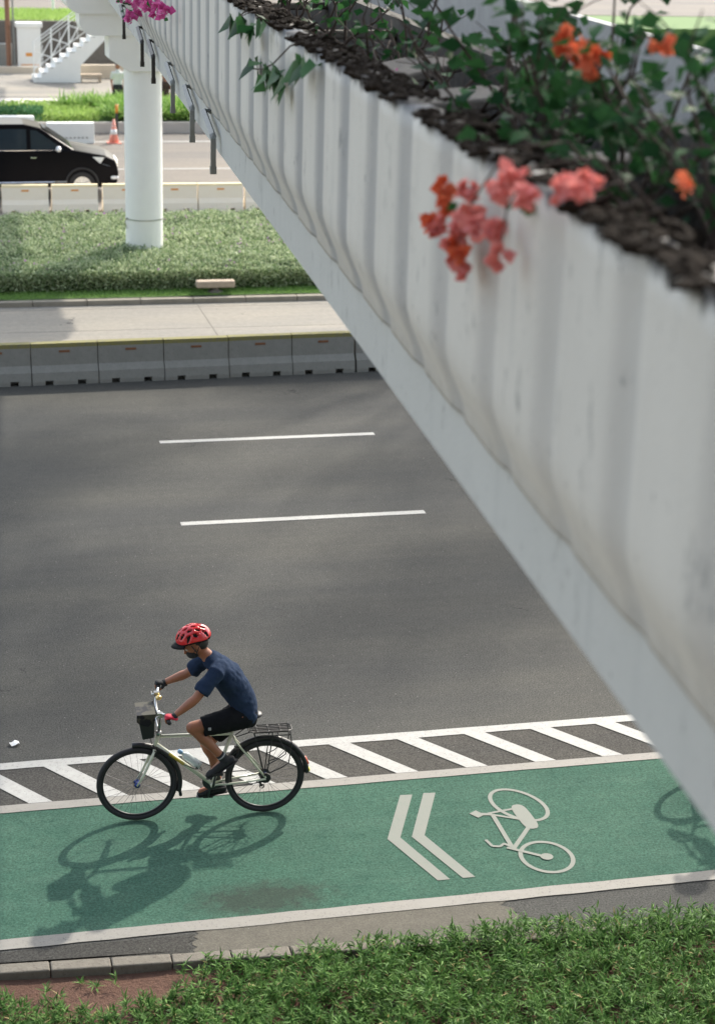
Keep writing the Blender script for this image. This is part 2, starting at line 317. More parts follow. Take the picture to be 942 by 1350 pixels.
    def lathe(s, prof, c=(0, 0, 0), n=24, axis='z'):
        vs = []; fs = []
        for r, h in prof:
            for j in range(n):
                a = 2*math.pi*j/n; x, y = r*math.cos(a), r*math.sin(a)
                vs.append((c[0]+x, c[1]+y, c[2]+h) if axis == 'z' else (c[0]+x, c[1]+h, c[2]+y))
        for i in range(len(prof)-1):
            for j in range(n): fs.append((i*n+j, i*n+(j+1) % n, (i+1)*n+(j+1) % n, (i+1)*n+j))
        fs.append(tuple(range(n))[::-1]); fs.append(tuple((len(prof)-1)*n+j for j in range(n)))
        return s.add(vs, fs)
    def build(s, name, mats, parent=None, smooth=False, bevel=0):
        me = bpy.data.meshes.new(name); me.from_pydata(s.v, [], s.f); me.update()
        if not isinstance(mats, (list, tuple)): mats = [mats]
        for q in mats: me.materials.append(M[q] if isinstance(q, str) else q)
        if len(mats) > 1: me.polygons.foreach_set('material_index', s.mi)
        bm = bmesh.new(); bm.from_mesh(me); bmesh.ops.recalc_face_normals(bm, faces=bm.faces); bm.to_mesh(me); bm.free()
        if smooth: me.polygons.foreach_set('use_smooth', [True]*len(me.polygons))
        o = bpy.data.objects.new(name, me); COL.objects.link(o)
        if parent: o.parent = parent
        if bevel:
            b = o.modifiers.new('bevel', 'BEVEL'); b.width = bevel; b.segments = 2; b.limit_method = 'ANGLE'
        return o
def thing(name, label, cat, loc=(0, 0, 0), rz=0, group=None):
    o = bpy.data.objects.new(name, None); COL.objects.link(o); o.location = loc; o.rotation_euler = (0, 0, rz)
    o.empty_display_size = .1
    tag(o, label, cat, group); return o
def tag(o, label=None, cat=None, group=None, kind=None):
    if label: o['label'] = label
    if cat: o['category'] = cat
    if group: o['group'] = group
    if kind: o['kind'] = kind
    return o
def copytree(o, parent=None, skip=()):
    c = o.copy(); COL.objects.link(c); c.parent = parent
    for ch in list(o.children):
        if ch.name.split('.')[0] in skip: continue
        copytree(ch, c, skip)
    return c
def structure(o): o['kind'] = 'structure'; return o
def organic(mb, name, mat, parent, voxel=.006, smooth=6, fold=0, fscale=9, keep=None):
    """fuse overlapping volumes into one continuous surface"""
    me = bpy.data.meshes.new('tmp'); me.from_pydata(mb.v, [], mb.f); me.update()
    bm = bmesh.new(); bm.from_mesh(me); bmesh.ops.recalc_face_normals(bm, faces=bm.faces); bm.to_mesh(me); bm.free()
    o = bpy.data.objects.new('tmp', me); COL.objects.link(o)
    r = o.modifiers.new('r', 'REMESH'); r.mode = 'VOXEL'; r.voxel_size = voxel
    q = o.modifiers.new('s', 'SMOOTH'); q.factor = .5; q.iterations = smooth
    dg = bpy.context.evaluated_depsgraph_get(); new = bpy.data.meshes.new_from_object(o.evaluated_get(dg))
    bpy.data.objects.remove(o); bpy.data.meshes.remove(me); new.name = name
    if fold:
        new.calc_loop_triangles() if False else None
        for v in new.vertices:
            p = v.co; d = mnoise.noise(Vector((p.x*fscale, p.y*fscale*.6, p.z*fscale*.8)))+.5*mnoise.noise(p*fscale*2.3)
            v.co = p+v.normal*d*fold
    new.materials.clear(); new.materials.append(M[mat]); new.polygons.foreach_set('use_smooth', [True]*len(new.polygons))
    ob = bpy.data.objects.new(name, new); COL.objects.link(ob); ob.parent = parent; return ob
# many leaves in one mesh, numpy: pos, direction, side vectors
def leaves(name, P, Dr, Sd, L, W, mat, parent=None, fold=.25, mid=.45, mats=None, mi=None):
    P = np.asarray(P, float); k = len(P); Dr = np.asarray(Dr, float); Sd = np.asarray(Sd, float)
    Dr /= np.linalg.norm(Dr, axis=1)[:, None]+1e-9
    Sd = Sd-(Sd*Dr).sum(1)[:, None]*Dr; Sd /= np.linalg.norm(Sd, axis=1)[:, None]+1e-9
    Nn = np.cross(Dr, Sd); L = np.broadcast_to(L, k)[:, None]; W = np.broadcast_to(W, k)[:, None]
    v0 = P; v1 = P+Dr*L*mid+Sd*W/2+Nn*W*fold; v3 = P+Dr*L*mid-Sd*W/2+Nn*W*fold; v2 = P+Dr*L-Nn*L*.12; vc = P+Dr*L*mid
    V = np.stack([v0, v1, v2, v3, vc], 1).reshape(-1, 3)
    base = (np.arange(k)*5)[:, None, None]; F = (base+np.array([[0, 1, 4], [1, 2, 4], [2, 3, 4], [3, 0, 4]])).reshape(-1, 3)
    me = bpy.data.meshes.new(name); me.vertices.add(len(V)); me.vertices.foreach_set('co', V.ravel())
    me.loops.add(len(F)*3); me.loops.foreach_set('vertex_index', F.ravel().astype(np.int32))
    me.polygons.add(len(F)); me.polygons.foreach_set('loop_start', (np.arange(len(F))*3).astype(np.int32))
    if mats:
        for q in mats: me.materials.append(M[q])
        me.polygons.foreach_set('material_index', np.repeat(mi, 4).astype(np.int32))
    else: me.materials.append(M[mat])
    me.update(calc_edges=True)
    o = bpy.data.objects.new(name, me); COL.objects.link(o)
    if parent: o.parent = parent
    return o
def rdir(k, up=0.3):
    d = rng.normal(size=(k, 3)); d[:, 2] = np.abs(d[:, 2])*.8+up; return d
def sheet(name, x0, x1, y0, y1, z, mat, thick=None):
    mb = MB()
    if thick: mb.box(x0, x1, y0, y1, z-thick, z)
    else: mb.add([(x0, y0, z), (x1, y0, z), (x1, y1, z), (x0, y1, z)], [(0, 1, 2, 3)])
    return structure(mb.build(name, mat))

# ================================================================== SETTING
sheet('ground', -400, 500, -250, 700, -.22, 'ground')
XA, XB = -80, 120
# the verge in front, lower than the kerb
mb = MB(); nx, ny = 60, 24; vs = []; fs = []
for j in range(ny+1):
    for i in range(nx+1):
        x = -6+18*i/nx; y = 7.0+5.2*j/ny
        vs.append((x, y, -.06+.03*mnoise.noise(Vector((x*2, y*2, 0)))+.012*mnoise.noise(Vector((x*9, y*9, 0)))))
for j in range(ny):
    for i in range(nx): a = j*(nx+1)+i; fs.append((a, a+1, a+nx+2, a+nx+1))
mb.add(vs, fs); structure(mb.build('soil', 'soil', smooth=True))
# carriageway slab near side, gutter edge follows the slightly slanting kerb
ky = lambda x: 12.30-.068*x
mb = MB(); mb.prism([(XA, 12.2), (-6, ky(-6)-.02), (20, ky(20)-.02), (XB, 11.0), (XB, 31.6), (XA, 31.6)], 'z', -.15, 0.0)
structure(mb.build('road', 'asphalt'))
def strip(name, pts, z, mat, th=.0):
    mb = MB(); mb.add([(x, y, z) for x, y in pts], [tuple(range(len(pts)))]); return structure(mb.build(name, mat))
# gutter: pale concrete stretch with ragged ends, dark tar patch on the left
rag = [(1.78+.05*mnoise.noise(Vector((0, t*6, 0)))+.05*(t > .6), ky(1.8)+.0+t*(12.468-ky(1.8))) for t in [i/8 for i in range(9)]]
rag2 = [(4.35+.12*mnoise.noise(Vector((3, t*5, 0))), ky(4.35)+t*(12.468-ky(4.35))) for t in [i/8 for i in range(9)]]
strip('gutter', rag+rag2[::-1], .004, 'gutter')
strip('road_patch', [(-6, ky(-6)), (1.75, ky(1.75))]+[(a-.03, b) for a, b in rag[1:8]]+[(1.2, 12.44), (.6, 12.455), (.3, 12.43), (-6, 12.46)], .0042, 'asphalt_patch')
sheet('bike_lane', XA, XB, 12.62, 14.66, .004, 'green')
sheet('buffer_strip', XA, XB, 14.79, 15.48, .004, 'asphalt_hatch')
# painted lines
def wobble(name, x0, x1, y0, y1, z, mat, amp=.006, step=.12):
    k = int((x1-x0)/step); xs = [x0+(x1-x0)*i/k for i in range(k+1)]
    a = [(x, y0+amp*mnoise.noise(Vector((x*3, y0, 1))), z) for x in xs]; b = [(x, y1+amp*mnoise.noise(Vector((x*3, y1, 5))), z) for x in xs]
    mb = MB(); mb.add(a+b, [(i, i+1, k+2+i, k+1+i) for i in range(k)]); return structure(mb.build(name, mat))
wobble('edge_line', -20, 30, 12.472, 12.618, .008, 'worn_paint', .012)
wobble('lane_border', -20, 30, 14.65, 14.785, .009, 'worn_paint')
wobble('buffer_line', -20, 30, 15.475, 15.61, .009, 'white_paint')
mb = MB()
for k in range(-14, 26):
    t = .98+.665*k; b = .815+.651*k if k >= 0 else .815+.665*k
    b = t+.49
    mb.add([(b-.105, 14.787, .0105), (b+.1, 14.787, .0105), (t+.1, 15.473, .0105), (t-.105, 15.473, .0105)], [(0, 1, 2, 3)])
structure(mb.build('hatch_marking', 'white_paint'))
mb = MB()
for y, x0, x1 in ((21.835, 3.03, 6.2), (25.37, 3.22, 6.38)):
    for k in range(-4, 7): mb.box(x0+8.0*k, x1+8.0*k, y, y+.13, .0005, .005)
structure(mb.build('lane_marking', 'white_paint'))
# chevrons
mb = MB()
for dx_, in ((0,), (.215,)):
    A = [(3.95+dx_, 14.37), (4.06+dx_, 14.36), (3.76+dx_, 13.62), (3.99+dx_, 12.87), (3.885+dx_, 12.87), (3.645+dx_, 13.615)]
    mb.add([(x, y, .0085) for x, y in A], [(0, 1, 2, 5), (5, 2, 3, 4)])
structure(mb.build('chevron_marking', 'symbol_paint'))
# bicycle symbol lying along the lane
def ringflat(mb, c, rx, ry, wdt, z, rot=0, n=40):
    vs = []; 
    for i in range(n):
        a = 2*math.pi*i/n
        for f in (0, 1):
            X = (rx-f*wdt)*math.cos(a); Y = (ry-f*wdt)*math.sin(a)
            vs.append((c[0]+X*math.cos(rot)-Y*math.sin(rot), c[1]+X*math.sin(rot)+Y*math.cos(rot), z))
    mb.add(vs, [(2*i, (2*i+2) % (2*n), (2*i+3) % (2*n), 2*i+1) for i in range(n)])
def bar(mb, a, b, wd, z):
    a = Vector(a); b = Vector(b); d = (b-a).normalized(); s_ = Vector((-d.y, d.x))*wd/2
    mb.add([(*(a+s_), z), (*(a-s_), z), (*(b-s_), z), (*(b+s_), z)], [(0, 1, 2, 3)])
mb = MB(); z = .0085
ringflat(mb, (4.945, 14.01), .335, .225, .038, z, 1.95); ringflat(mb, (4.895, 13.08), .275, .235, .038, z+.0002, 1.6)
# saddle pad: rounded oblong
q = []
for i in range(28):
    a = 2*math.pi*i/28; X = .225*abs(math.cos(a))**.55*math.copysign(1, math.cos(a)); Y = .07*abs(math.sin(a))**.7*math.copysign(1, math.sin(a))
    q.append((4.93+X*math.cos(1.62)-Y*math.sin(1.62), 13.79+X*math.sin(1.62)+Y*math.cos(1.62), z+.0004))
mb.add(q, [tuple(range(28))])
bar(mb, (4.63, 13.9), (4.90, 13.95), .03, z+.0006); bar(mb, (4.66, 13.87), (4.93, 13.72), .03, z+.0008)
bar(mb, (4.56, 13.90), (4.66, 13.88), .045, z+.001); bar(mb, (4.50, 13.95), (4.555, 13.86), .085, z+.0012)
bar(mb, (4.66, 13.88), (4.655, 13.28), .04, z+.0014); bar(mb, (4.92, 13.62), (4.66, 13.26), .04, z+.0016)
bar(mb, (4.61, 13.29), (4.885, 13.08), .036, z+.0018); bar(mb, (4.47, 13.45), (4.495, 13.33), .028, z+.002); bar(mb, (4.495, 13.335), (4.56, 13.315), .03, z+.0022); bar(mb, (4.555, 13.315), (4.61, 13.36), .028, z+.0024)
bar(mb, (4.60, 13.36), (4.68, 13.27), .03, z+.0026)
q = [(4.895+.055*math.cos(2*math.pi*i/16), 13.08+.055*math.sin(2*math.pi*i/16), z+.0028) for i in range(16)]; mb.add(q, [tuple(range(16))])
structure(mb.build('bicycle_marking', 'symbol_paint'))
# kerb of the verge, stones with open joints
mb = MB()
for k in range(-14, 30):
    x0 = .245+.452*k; x1 = x0+.443
    if x0 < -6 or x1 > 12: continue
    y = lambda x, d: ky(x)+d
    j = random.uniform(-.006, .006); zt = .012+random.uniform(-.004, .004)
    mb.add([(x0, y(x0, -.125+j), -.17), (x1, y(x1, -.125+j), -.17), (x1, y(x1, 0), -.17), (x0, y(x0, 0), -.17),
            (x0, y(x0, -.125+j), zt), (x1, y(x1, -.125+j), zt), (x1, y(x1, 0), zt), (x0, y(x0, 0), zt)],
           [(0, 3, 2, 1), (4, 5, 6, 7), (0, 1, 5, 4), (1, 2, 6, 5), (2, 3, 7, 6), (3, 0, 4, 7)])
structure(mb.build('kerb', 'kerb', bevel=.012))
# bus lane, median, far roads
sheet('bus_lane', XA, XB, 29.2, 34.3, .006, 'concrete_road')
mb = MB()
for x in (-10, -5, 0.05, 5.05, 10.05, 15.05): mb.box(x, x+.012, 29.3, 34.2, .0062, .009)
for k in range(3): mb.box(-20, 30, 30.6+1.7*k, 30.608+1.7*k, .0062, .008)
structure(mb.build('slab_joint', 'darkwall'))
mb = MB(); 
for k in range(-20, 40): mb.box(k*1.0+.004, k*1.0+.996, 34.3, 34.48, -.1, .10)
structure(mb.build('median_kerb', 'pale_kerb', bevel=.015))
mb = MB(); vs = []; fs = []; nx, ny = 80, 10
for j in range(ny+1):
    for i in range(nx+1): x = -20+50*i/nx; y = 34.48+7.3*j/ny; vs.append((x, y, .11+.02*mnoise.noise(Vector((x, y, 0)))))
for j in range(ny):
    for i in range(nx): a = j*(nx+1)+i; fs.append((a, a+1, a+nx+2, a+nx+1))
mb.add(vs, fs); structure(mb.build('median_turf', 'turfbase', smooth=True))
sheet('far_kerb', XA, XB, 41.78, 41.95, .13, 'kerb', .2)
sheet('far_bus_lane', XA, XB, 41.95, 45.0, .004, 'concrete_road')
sheet('far_road', XA, XB, 45.0, 58.1, .0, 'far_asphalt')
wobble('far_lane_line', -20, 40, 50.75, 50.92, .008, 'white_paint'); wobble('far_edge_line', -20, 40, 56.05, 56.25, .008, 'white_paint')
sheet('planting_kerb', XA, XB, 58.1, 58.35, .32, 'brick', .5)
sheet('planting_soil', XA, XB, 58.35, 61.9, .25, 'turfbase', .4)
sheet('pavement', XA, XB, 61.9, 67, .03, 'brick', .2)
sheet('path', XA, XB, 67, 78.3, .05, 'concrete_road', .2)
sheet('bank', XA, XB, 78.6, 86, 1.7, 'turfbase', 1.9)
sheet('upper_road', XA, XB, 86, 130, 1.72, 'far_asphalt', 1.9)

# ================================================================== GROUND COVER
# near verge plants: upright stems with whorls of narrow arching leaves
def verge():
    P = []; D = []; Sd = []; L = []; W = []; mi = []
    k = 0
    while k < 9800:
        x = rng.uniform(-1.5, 8.5); y = rng.uniform(9.8, 12.25)
        edge = 12.12-.03*x
        dens = 1.0
        if x < 2.7:     # bare soil near the kerb on the left
            lim = (11.92-.32*min(1, max(0, (x-.25)/.5)) if x < 1.1 else 11.60+.18*(x-1.1))+.04*math.sin(x*11)+.03*math.sin(x*29)
            if y > lim: dens = .012
            if x > 1.45: dens = max(dens, (x-1.45)/.9 if y > lim else 1)
        if y > edge: dens = 0
        if rng.random() > dens: continue
        k += 1
        h = (.09+.10*rng.random())*(1.15 if x > 2.6 else .85)+(.07 if x > 4 else 0)+.06*mnoise.noise(Vector((x*1.7, y*1.7, 3)))+.06*mnoise.noise(Vector((x*5, y*5, 8)))
        nl = rng.integers(10, 17); lean = rng.normal(size=2)*.03
        for j in range(nl):
            a = rng.uniform(0, 6.283); el = rng.uniform(.15, 1.25); t = rng.uniform(.45, 1)
            P.append((x+lean[0]*t, y+lean[1]*t, -.1+h*t)); d = (math.cos(a)*math.cos(el), math.sin(a)*math.cos(el), math.sin(el)*.75)
            D.append(d); Sd.append((-math.sin(a), math.cos(a), rng.normal()*.4)); L.append(rng.uniform(.045, .095)); W.append(rng.uniform(.009, .016))
            mi.append(1 if rng.random() < .012+.05*max(0, mnoise.noise(Vector((x*3, y*3, 5)))) else 0)
    return leaves('verge_plants', P, D, Sd, np.array(L), np.array(W), None, fold=.2, mid=.4, mats=['grassleaf', 'dryleaf'], mi=np.array(mi))
o = verge(); tag(o, kind='stuff', label='dense green narrow-leaved ground cover along the near kerb', cat='ground cover')
# low dark mat under the plants
mb = MB(); vs = []; fs = []; nx, ny = 90, 20
for j in range(ny+1):
    for i in range(nx+1):
        x = 2.4+6.4*i/nx; y = 9.8+(12.05-.03*x-9.8)*j/ny; vs.append((x, y, -.07+.04*mnoise.noise(Vector((x*3, y*3, 0)))-(.05 if j == ny else 0)))
for j in range(ny):
    for i in range(nx): a = j*(nx+1)+i; fs.append((a, a+1, a+nx+2, a+nx+1))
mb.add(vs, fs); o = mb.build('leaf_litter', 'hedgebase', smooth=True); tag(o, 'dark litter of stems and dead leaves beneath the near ground cover', 'ground cover', kind='stuff')

# median hedge: bulk + leaves
def hz(x, y): 
    e = min(1, max(0, (y-35.1)/.18))**.5*min(1, max(0, (41.5-y)/.3))**.5
    return .12+(.37+.07*mnoise.noise(Vector((x*.9, y*.9, 0)))+.08*mnoise.noise(Vector((x*2.6, y*2.6, 2)))+.05*mnoise.noise(Vector((x*7, y*7, 2))))*e
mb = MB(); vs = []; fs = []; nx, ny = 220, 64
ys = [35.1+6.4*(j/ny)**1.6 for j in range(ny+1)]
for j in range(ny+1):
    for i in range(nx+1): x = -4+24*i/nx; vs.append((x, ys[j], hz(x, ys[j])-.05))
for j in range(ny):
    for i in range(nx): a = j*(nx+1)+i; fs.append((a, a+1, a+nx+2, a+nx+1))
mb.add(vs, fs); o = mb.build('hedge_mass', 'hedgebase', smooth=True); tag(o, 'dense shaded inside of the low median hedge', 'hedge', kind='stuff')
k = 80000; x = rng.uniform(-1, 11, k); y = 35.1+6.35*rng.random(k)**1.25; P = np.empty((k, 3)); P[:, 0] = x; P[:, 1] = y
P[:, 2] = [hz(a, b) for a, b in zip(x, y)]; P[:, 2] += rng.normal(size=k)*.035-.01
kf = 16000; xf = rng.uniform(-1, 11, kf); zf = rng.uniform(.12, .5, kf); P2 = np.stack([xf, 35.07+rng.normal(size=kf)*.05, zf], 1)
P = np.vstack([P, P2]); D = rdir(len(P), .25); D[k:, 1] -= .9
o = leaves('hedge_leaves', P, D, rng.normal(size=(len(P), 3)), rng.uniform(.05, .10, len(P)), rng.uniform(.022, .042, len(P)), 'hedgeleaf')
tag(o, 'low clipped green hedge filling the median round the white pier', 'hedge', kind='stuff')
k = 600; x = rng.uniform(0, 11, k); y = 35.1+6.2*rng.random(k); P = np.array([(a, b, hz(a, b)+.03) for a, b in zip(x, y) if mnoise.noise(Vector((a*.7, b*.7, 9))) > .0])
o = leaves('hedge_flowers', P, rdir(len(P), .5), rng.normal(size=(len(P), 3)), .06, .06, 'mauve'); tag(o, 'small mauve flowers sprinkled over the median hedge', 'flowers', kind='stuff')
k = 16000; x = rng.uniform(-1, 11, k); y = rng.uniform(34.47, 35.15, k); P = np.stack([x, y, np.full(k, .11)], 1)
o = leaves('turf', P, rdir(k, .8), rng.normal(size=(k, 3)), rng.uniform(.04, .08, k), .01, 'turf'); tag(o, 'narrow bright strip of turf between median kerb and hedge', 'grass', kind='stuff')
# far planting
k = 22000; x = rng.uniform(0, 13, k); y = rng.uniform(58.4, 61.7, k)
lowleft = (x < 5.2-.0*(y-58)); 
P = np.stack([x, y, .3+.35*rng.random(k)**.5], 1); L = rng.uniform(.08, .16, k)
mi = np.where((x < 3.9) & (y < 59.6), 1, np.where((x < 5.6), 2, 0)); P[mi == 2, 2] -= .12
o = leaves('far_planting', P, rdir(k, .4), rng.normal(size=(k, 3)), L, .06, None, mats=['farleaf', 'farhedge', 'lime'], mi=mi)
tag(o, 'clipped lime and dark green ground cover along the far pavement', 'ground cover', kind='stuff')
P = []; D = []; Sd = []; L = []
for k in range(520):
    x = rng.uniform(4.6, 13); y = rng.uniform(58.5, 61.5)
    if x < 6 and y < 59.8+.8*(6-x): continue
    for j in range(12):
        a = rng.uniform(0, 6.283); el = rng.uniform(.5, 1.35); P.append((x, y, .35)); D.append((math.cos(a)*math.cos(el), math.sin(a)*math.cos(el), math.sin(el)))
        Sd.append((-math.sin(a), math.cos(a), 0)); L.append(rng.uniform(.45, .75))
o = leaves('strap_leaf_plants', P, D, Sd, np.array(L), .055, 'farleaf', fold=.15, mid=.55); tag(o, 'tall strap-leaved green plants in the bed beyond the far road', 'plants', kind='stuff')
k = 9000; P = np.stack([rng.uniform(1, 12, k), rng.uniform(78.7, 84.5, k), np.full(k, 1.72)], 1)
o = leaves('bank_grass', P, rdir(k, .7), rng.normal(size=(k, 3)), .22, .05, 'lime'); tag(o, 'rough grass on the raised bank above the far wall', 'grass', kind='stuff')

# ================================================================== FOOTBRIDGE
ZB, ZL, ZT = 5.65, 5.925, 6.965; SL = .0522; BX = 1.6; Y0, Y1 = -3.0, 76.0
bridge = thing('footbridge', 'pale concrete footbridge with a fluted planter wall crossing the road overhead', 'footbridge', (0, 0, 0))
def bxy(y, off): return BX+SL*y+off
def bbox(mb, o0, o1, z0, z1, y0=Y0, y1=Y1, cuts=1):
    for i in range(cuts):
        a = y0+(y1-y0)*i/cuts; b = y0+(y1-y0)*(i+1)/cuts
        vs = [(bxy(y, o), y, z) for z in (z0, z1) for y in (a, b) for o in (o0, o1)]
        mb.add(vs, [(0, 2, 3, 1), (4, 5, 7, 6), (0, 1, 5, 4), (2, 6, 7, 3), (0, 4, 6, 2), (1, 3, 7, 5)])
mb = MB(); mb2 = [(0, ZB), (2.05, ZB), (2.15, 5.85), (2.45, 5.9), (2.45, 5.97), (.0, 5.97)]
vs = [(bxy(y, o), y, z) for y in (Y0, Y1) for o, z in mb2]; k = len(mb2)
mb.add(vs, [tuple(range(k))[::-1], tuple(range(k, 2*k))]+[(i, (i+1) % k, k+(i+1) % k, k+i) for i in range(k)]); mb.build('beam', 'beam', bridge)
def inb0(y, o, z): return Vector((bxy(y, o), y, z))
# fluted outer planter wall: rounded lobes divided by creases
PER = .695; PH0 = 4.22
def flute(y, z):
    t = ((y-PH0)/PER) % 1.0
    sm = lambda q: q*q*(3-2*q)
    lobe = sm(min(1, t/.22))*(1-.25*sm(max(0, min(1, (t-.35)/.4)))) if t < .86 else .75*(1-sm((t-.86)/.14))
    bow = .75+.25*math.sin(math.pi*min(1, max(0, (z-ZL)/(ZT-ZL))))
    hz_ = (1-math.cos(math.pi*min(1, max(0, (z-ZL)/.30))))/2
    return -.012-.036*lobe*(.42+.58*hz_)-.075*hz_
mb = MB(); ys = []; y = -2.5
step = .695/20
while y < 60: ys.append(y); y += step
zs = [ZL+(ZT-ZL)*(i/15)**1.5 for i in range(16)]; vs = []; fs = []; nz = len(zs)
for y in ys:
    e = ((y-PH0)/PER) % 1.0
    rag_ = .012*mnoise.noise(Vector((y*7, 0, 4)))+.02*mnoise.noise(Vector((y*23, 0, 1)))-.012*(1-math.sin(math.pi*e))
    for i, z in enumerate(zs): vs.append((bxy(y, flute(y, z)), y, z+(rag_ if i == nz-1 else 0)-(.012 if i == 0 else 0)*0))
    vs.append((bxy(y, .0+.01*mnoise.noise(Vector((y*9, 1, 1)))), y, ZT+rag_*.6)); vs.append((bxy(y, .04), y, 6.3)); vs.append((bxy(y, .01), y, ZL))
m_ = nz+3
for a in range(len(ys)-1):
    for i in range(m_): b = (i+1) % m_; fs.append((a*m_+i, a*m_+b, (a+1)*m_+b, (a+1)*m_+i))
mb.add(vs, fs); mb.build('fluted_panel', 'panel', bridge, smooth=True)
mb = MB(); bbox(mb, .06, .98, 5.972, 6.32); bbox(mb, .905, 1.0, 6.322, 6.9); mb.build('planter_box', 'moss', bridge)
mb = MB(); bbox(mb, 1.002, 2.34, 5.972, 5.99); mb.build('deck', 'deckfloor', bridge)
mb = MB(); bbox(mb, 2.345, 2.45, 5.972, 6.88); mb.build('parapet', 'parapet', bridge)
# lumpy soil with crumbs over the rim
mb = MB(); vs = []; fs = []; ny, nx = 700, 12
for j in range(ny+1):
    y = -2+32*j/ny
    for i in range(nx+1):
        o = .02+.90*i/nx; edge = 1-min(1, i/2.0)
        z = 6.52+.10*mnoise.noise(Vector((y*2.2, o*4, 0)))+.05*mnoise.noise(Vector((y*8, o*9, 3)))+.035*mnoise.noise(Vector((y*24, o*24, 3)))
        z += edge*(.30+.04*mnoise.noise(Vector((y*12, 5, 0)))); vs.append((bxy(y, o+edge*.0), y, z))
for j in range(ny):
    for i in range(nx): a = j*(nx+1)+i; fs.append((a, a+1, a+nx+2, a+nx+1))
mb.add(vs, fs); mb.build('planter_soil', 'dark_soil', bridge, smooth=True)
rimo = []; mb = MB(); yy = 3.6
while yy < 28:
    r_ = random.uniform(.010, .030)*(1 if yy < 14 else 1.3); o_ = random.choice((random.uniform(-.06, .02), random.uniform(0, .16)))
    rot = Matrix.Rotation(random.uniform(0, 3), 3, 'Z') @ Matrix.Rotation(random.uniform(-.5, .5), 3, 'X')
    if mnoise.noise(Vector((yy*1.5, 0, 7))) > -.25: mb.ell(inb0(yy, o_-.08, ZT+random.uniform(-.012, .012)), (r_*random.uniform(.7, 1.6), r_*random.uniform(.7, 1.8), r_*random.uniform(.3, .6)), 7, 5, rot)
    yy += random.uniform(.003, .014)
for v_ in range(len(mb.v)):
    p_ = Vector(mb.v[v_]); d_ = mnoise.noise_vector(p_*31)*.014; mb.v[v_] = tuple(p_+d_)
mb.build('moss_crust', 'dark_soil', bridge)
# broken slabs lying across the planter
for (y, o, l_, ang) in ((8.6, .45, .8, .5), (9.8, .4, .9, .7), (12.2, .45, 1.0, .5), (15.0, .45, 1.0, .6), (6.6, .62, .5, .3)):
    mb = MB(); mb.box(-l_/2, l_/2, -.16, .16, -.03, .03); o_ = mb.build('stone_slab', 'slab', None, bevel=.015)
    o_.location = (bxy(y, o), y, 6.80); o_.rotation_euler = (random.uniform(-.1, .1), random.uniform(-.08, .08), ang)
    tag(o_, {8.6: 'nearest flat weathered slab lying in the planter under the coral blooms', 9.8: 'second flat weathered slab resting across the planter soil', 12.2: 'weathered slab in the planter beside the hanging green leaves', 15.0: 'farthest weathered slab across the planter at the top edge of the photo', 6.6: 'small weathered slab against the inner planter wall'}[y], 'stone slab', 'slabs lying in the planter')
# drain pipes hanging on the beam
for y in (12.6, 14.75, 16.55, 18.62, 21.25, 23.1, 26.9):
    mb = MB(); f = lambda yy, o, z: (bxy(yy, o), yy, z)
    a = y+.75; mb.tube([f(a, .0, 5.90), f(a, -.06, 5.90), f(y+.03, -.06, 5.80), f(y, -.06, 5.775), f(y, -.06, 5.52)], .028, 4, side=(1, 1, 0)); mb.tube([f(y, -.06, 5.56), f(y, -.06, 5.50)], .034, 4, side=(1, 1, 0))
    if y > 14: mb.build('drain_pipe', 'pipe' if y < 20 else 'pipe_dark', bridge)
# pier with stepped corbels
pier = thing('bridge_pier', 'round white bridge pier with stepped cap rising from the median hedge', 'pier', (4.47, 37.55, .1))
mb = MB(); mb.lathe([(.375, 0), (.375, 4.05)], n=40); mb.build('column', 'pier', pier, smooth=True).modifiers.new('e', 'EDGE_SPLIT')
mb = MB(); mb.lathe([(.383, .95), (.383, .975)], n=40); mb.tube([(-.36, -.14, 1.0), (-.40, -.15, .9), (-.37, -.15, .78)], .012, 5); mb.build('strap', 'steel', pier)
mb = MB(); mb.prism([(-.31, 3.9), (-.70, 4.14), (-.70, 4.58), (.95, 4.58), (.95, 4.14), (.45, 3.9)], 'y', -.42, .42); mb.build('corbel', 'pier', pier, bevel=.015)
def tier(x0, x1, z0, z1, r):
    P = [(x0, z1)]+[(x0+r-r*math.cos(a), z0+r*.9-r*.9*math.sin(a)) for a in [math.pi/2*i/8 for i in range(9)]]+[(x1, z0), (x1, z1)]
    return P
mb = MB(); mb.prism(tier(-1.26, 1.9, 4.582, 4.99, .28), 'y', -.46, .46); mb.build('cap_beam', 'pier', pier, smooth=False)
mb = MB(); mb.prism(tier(-1.52, 2.1, 4.992, 5.545, .3), 'y', -.5, 2.2); mb.build('cap_slab', 'pier', pier)

# unseen block added behind the viewpoint to cut sky light from there
ob = thing('added_building', 'dark glazed block added unseen behind the viewpoint to cut the sky light', 'building', (0, -26, -.1))
mb = MB(); mb.box(-55, 45, -20, 0, 0, 42); mb.build('wall', 'darkwall', ob)
for k in range(11): mb = MB(); mb.box(-54.5, 44.5, .002, .06, 2.2+3.7*k, 4.4+3.7*k); mb.build('added_window_band', 'glass', ob)

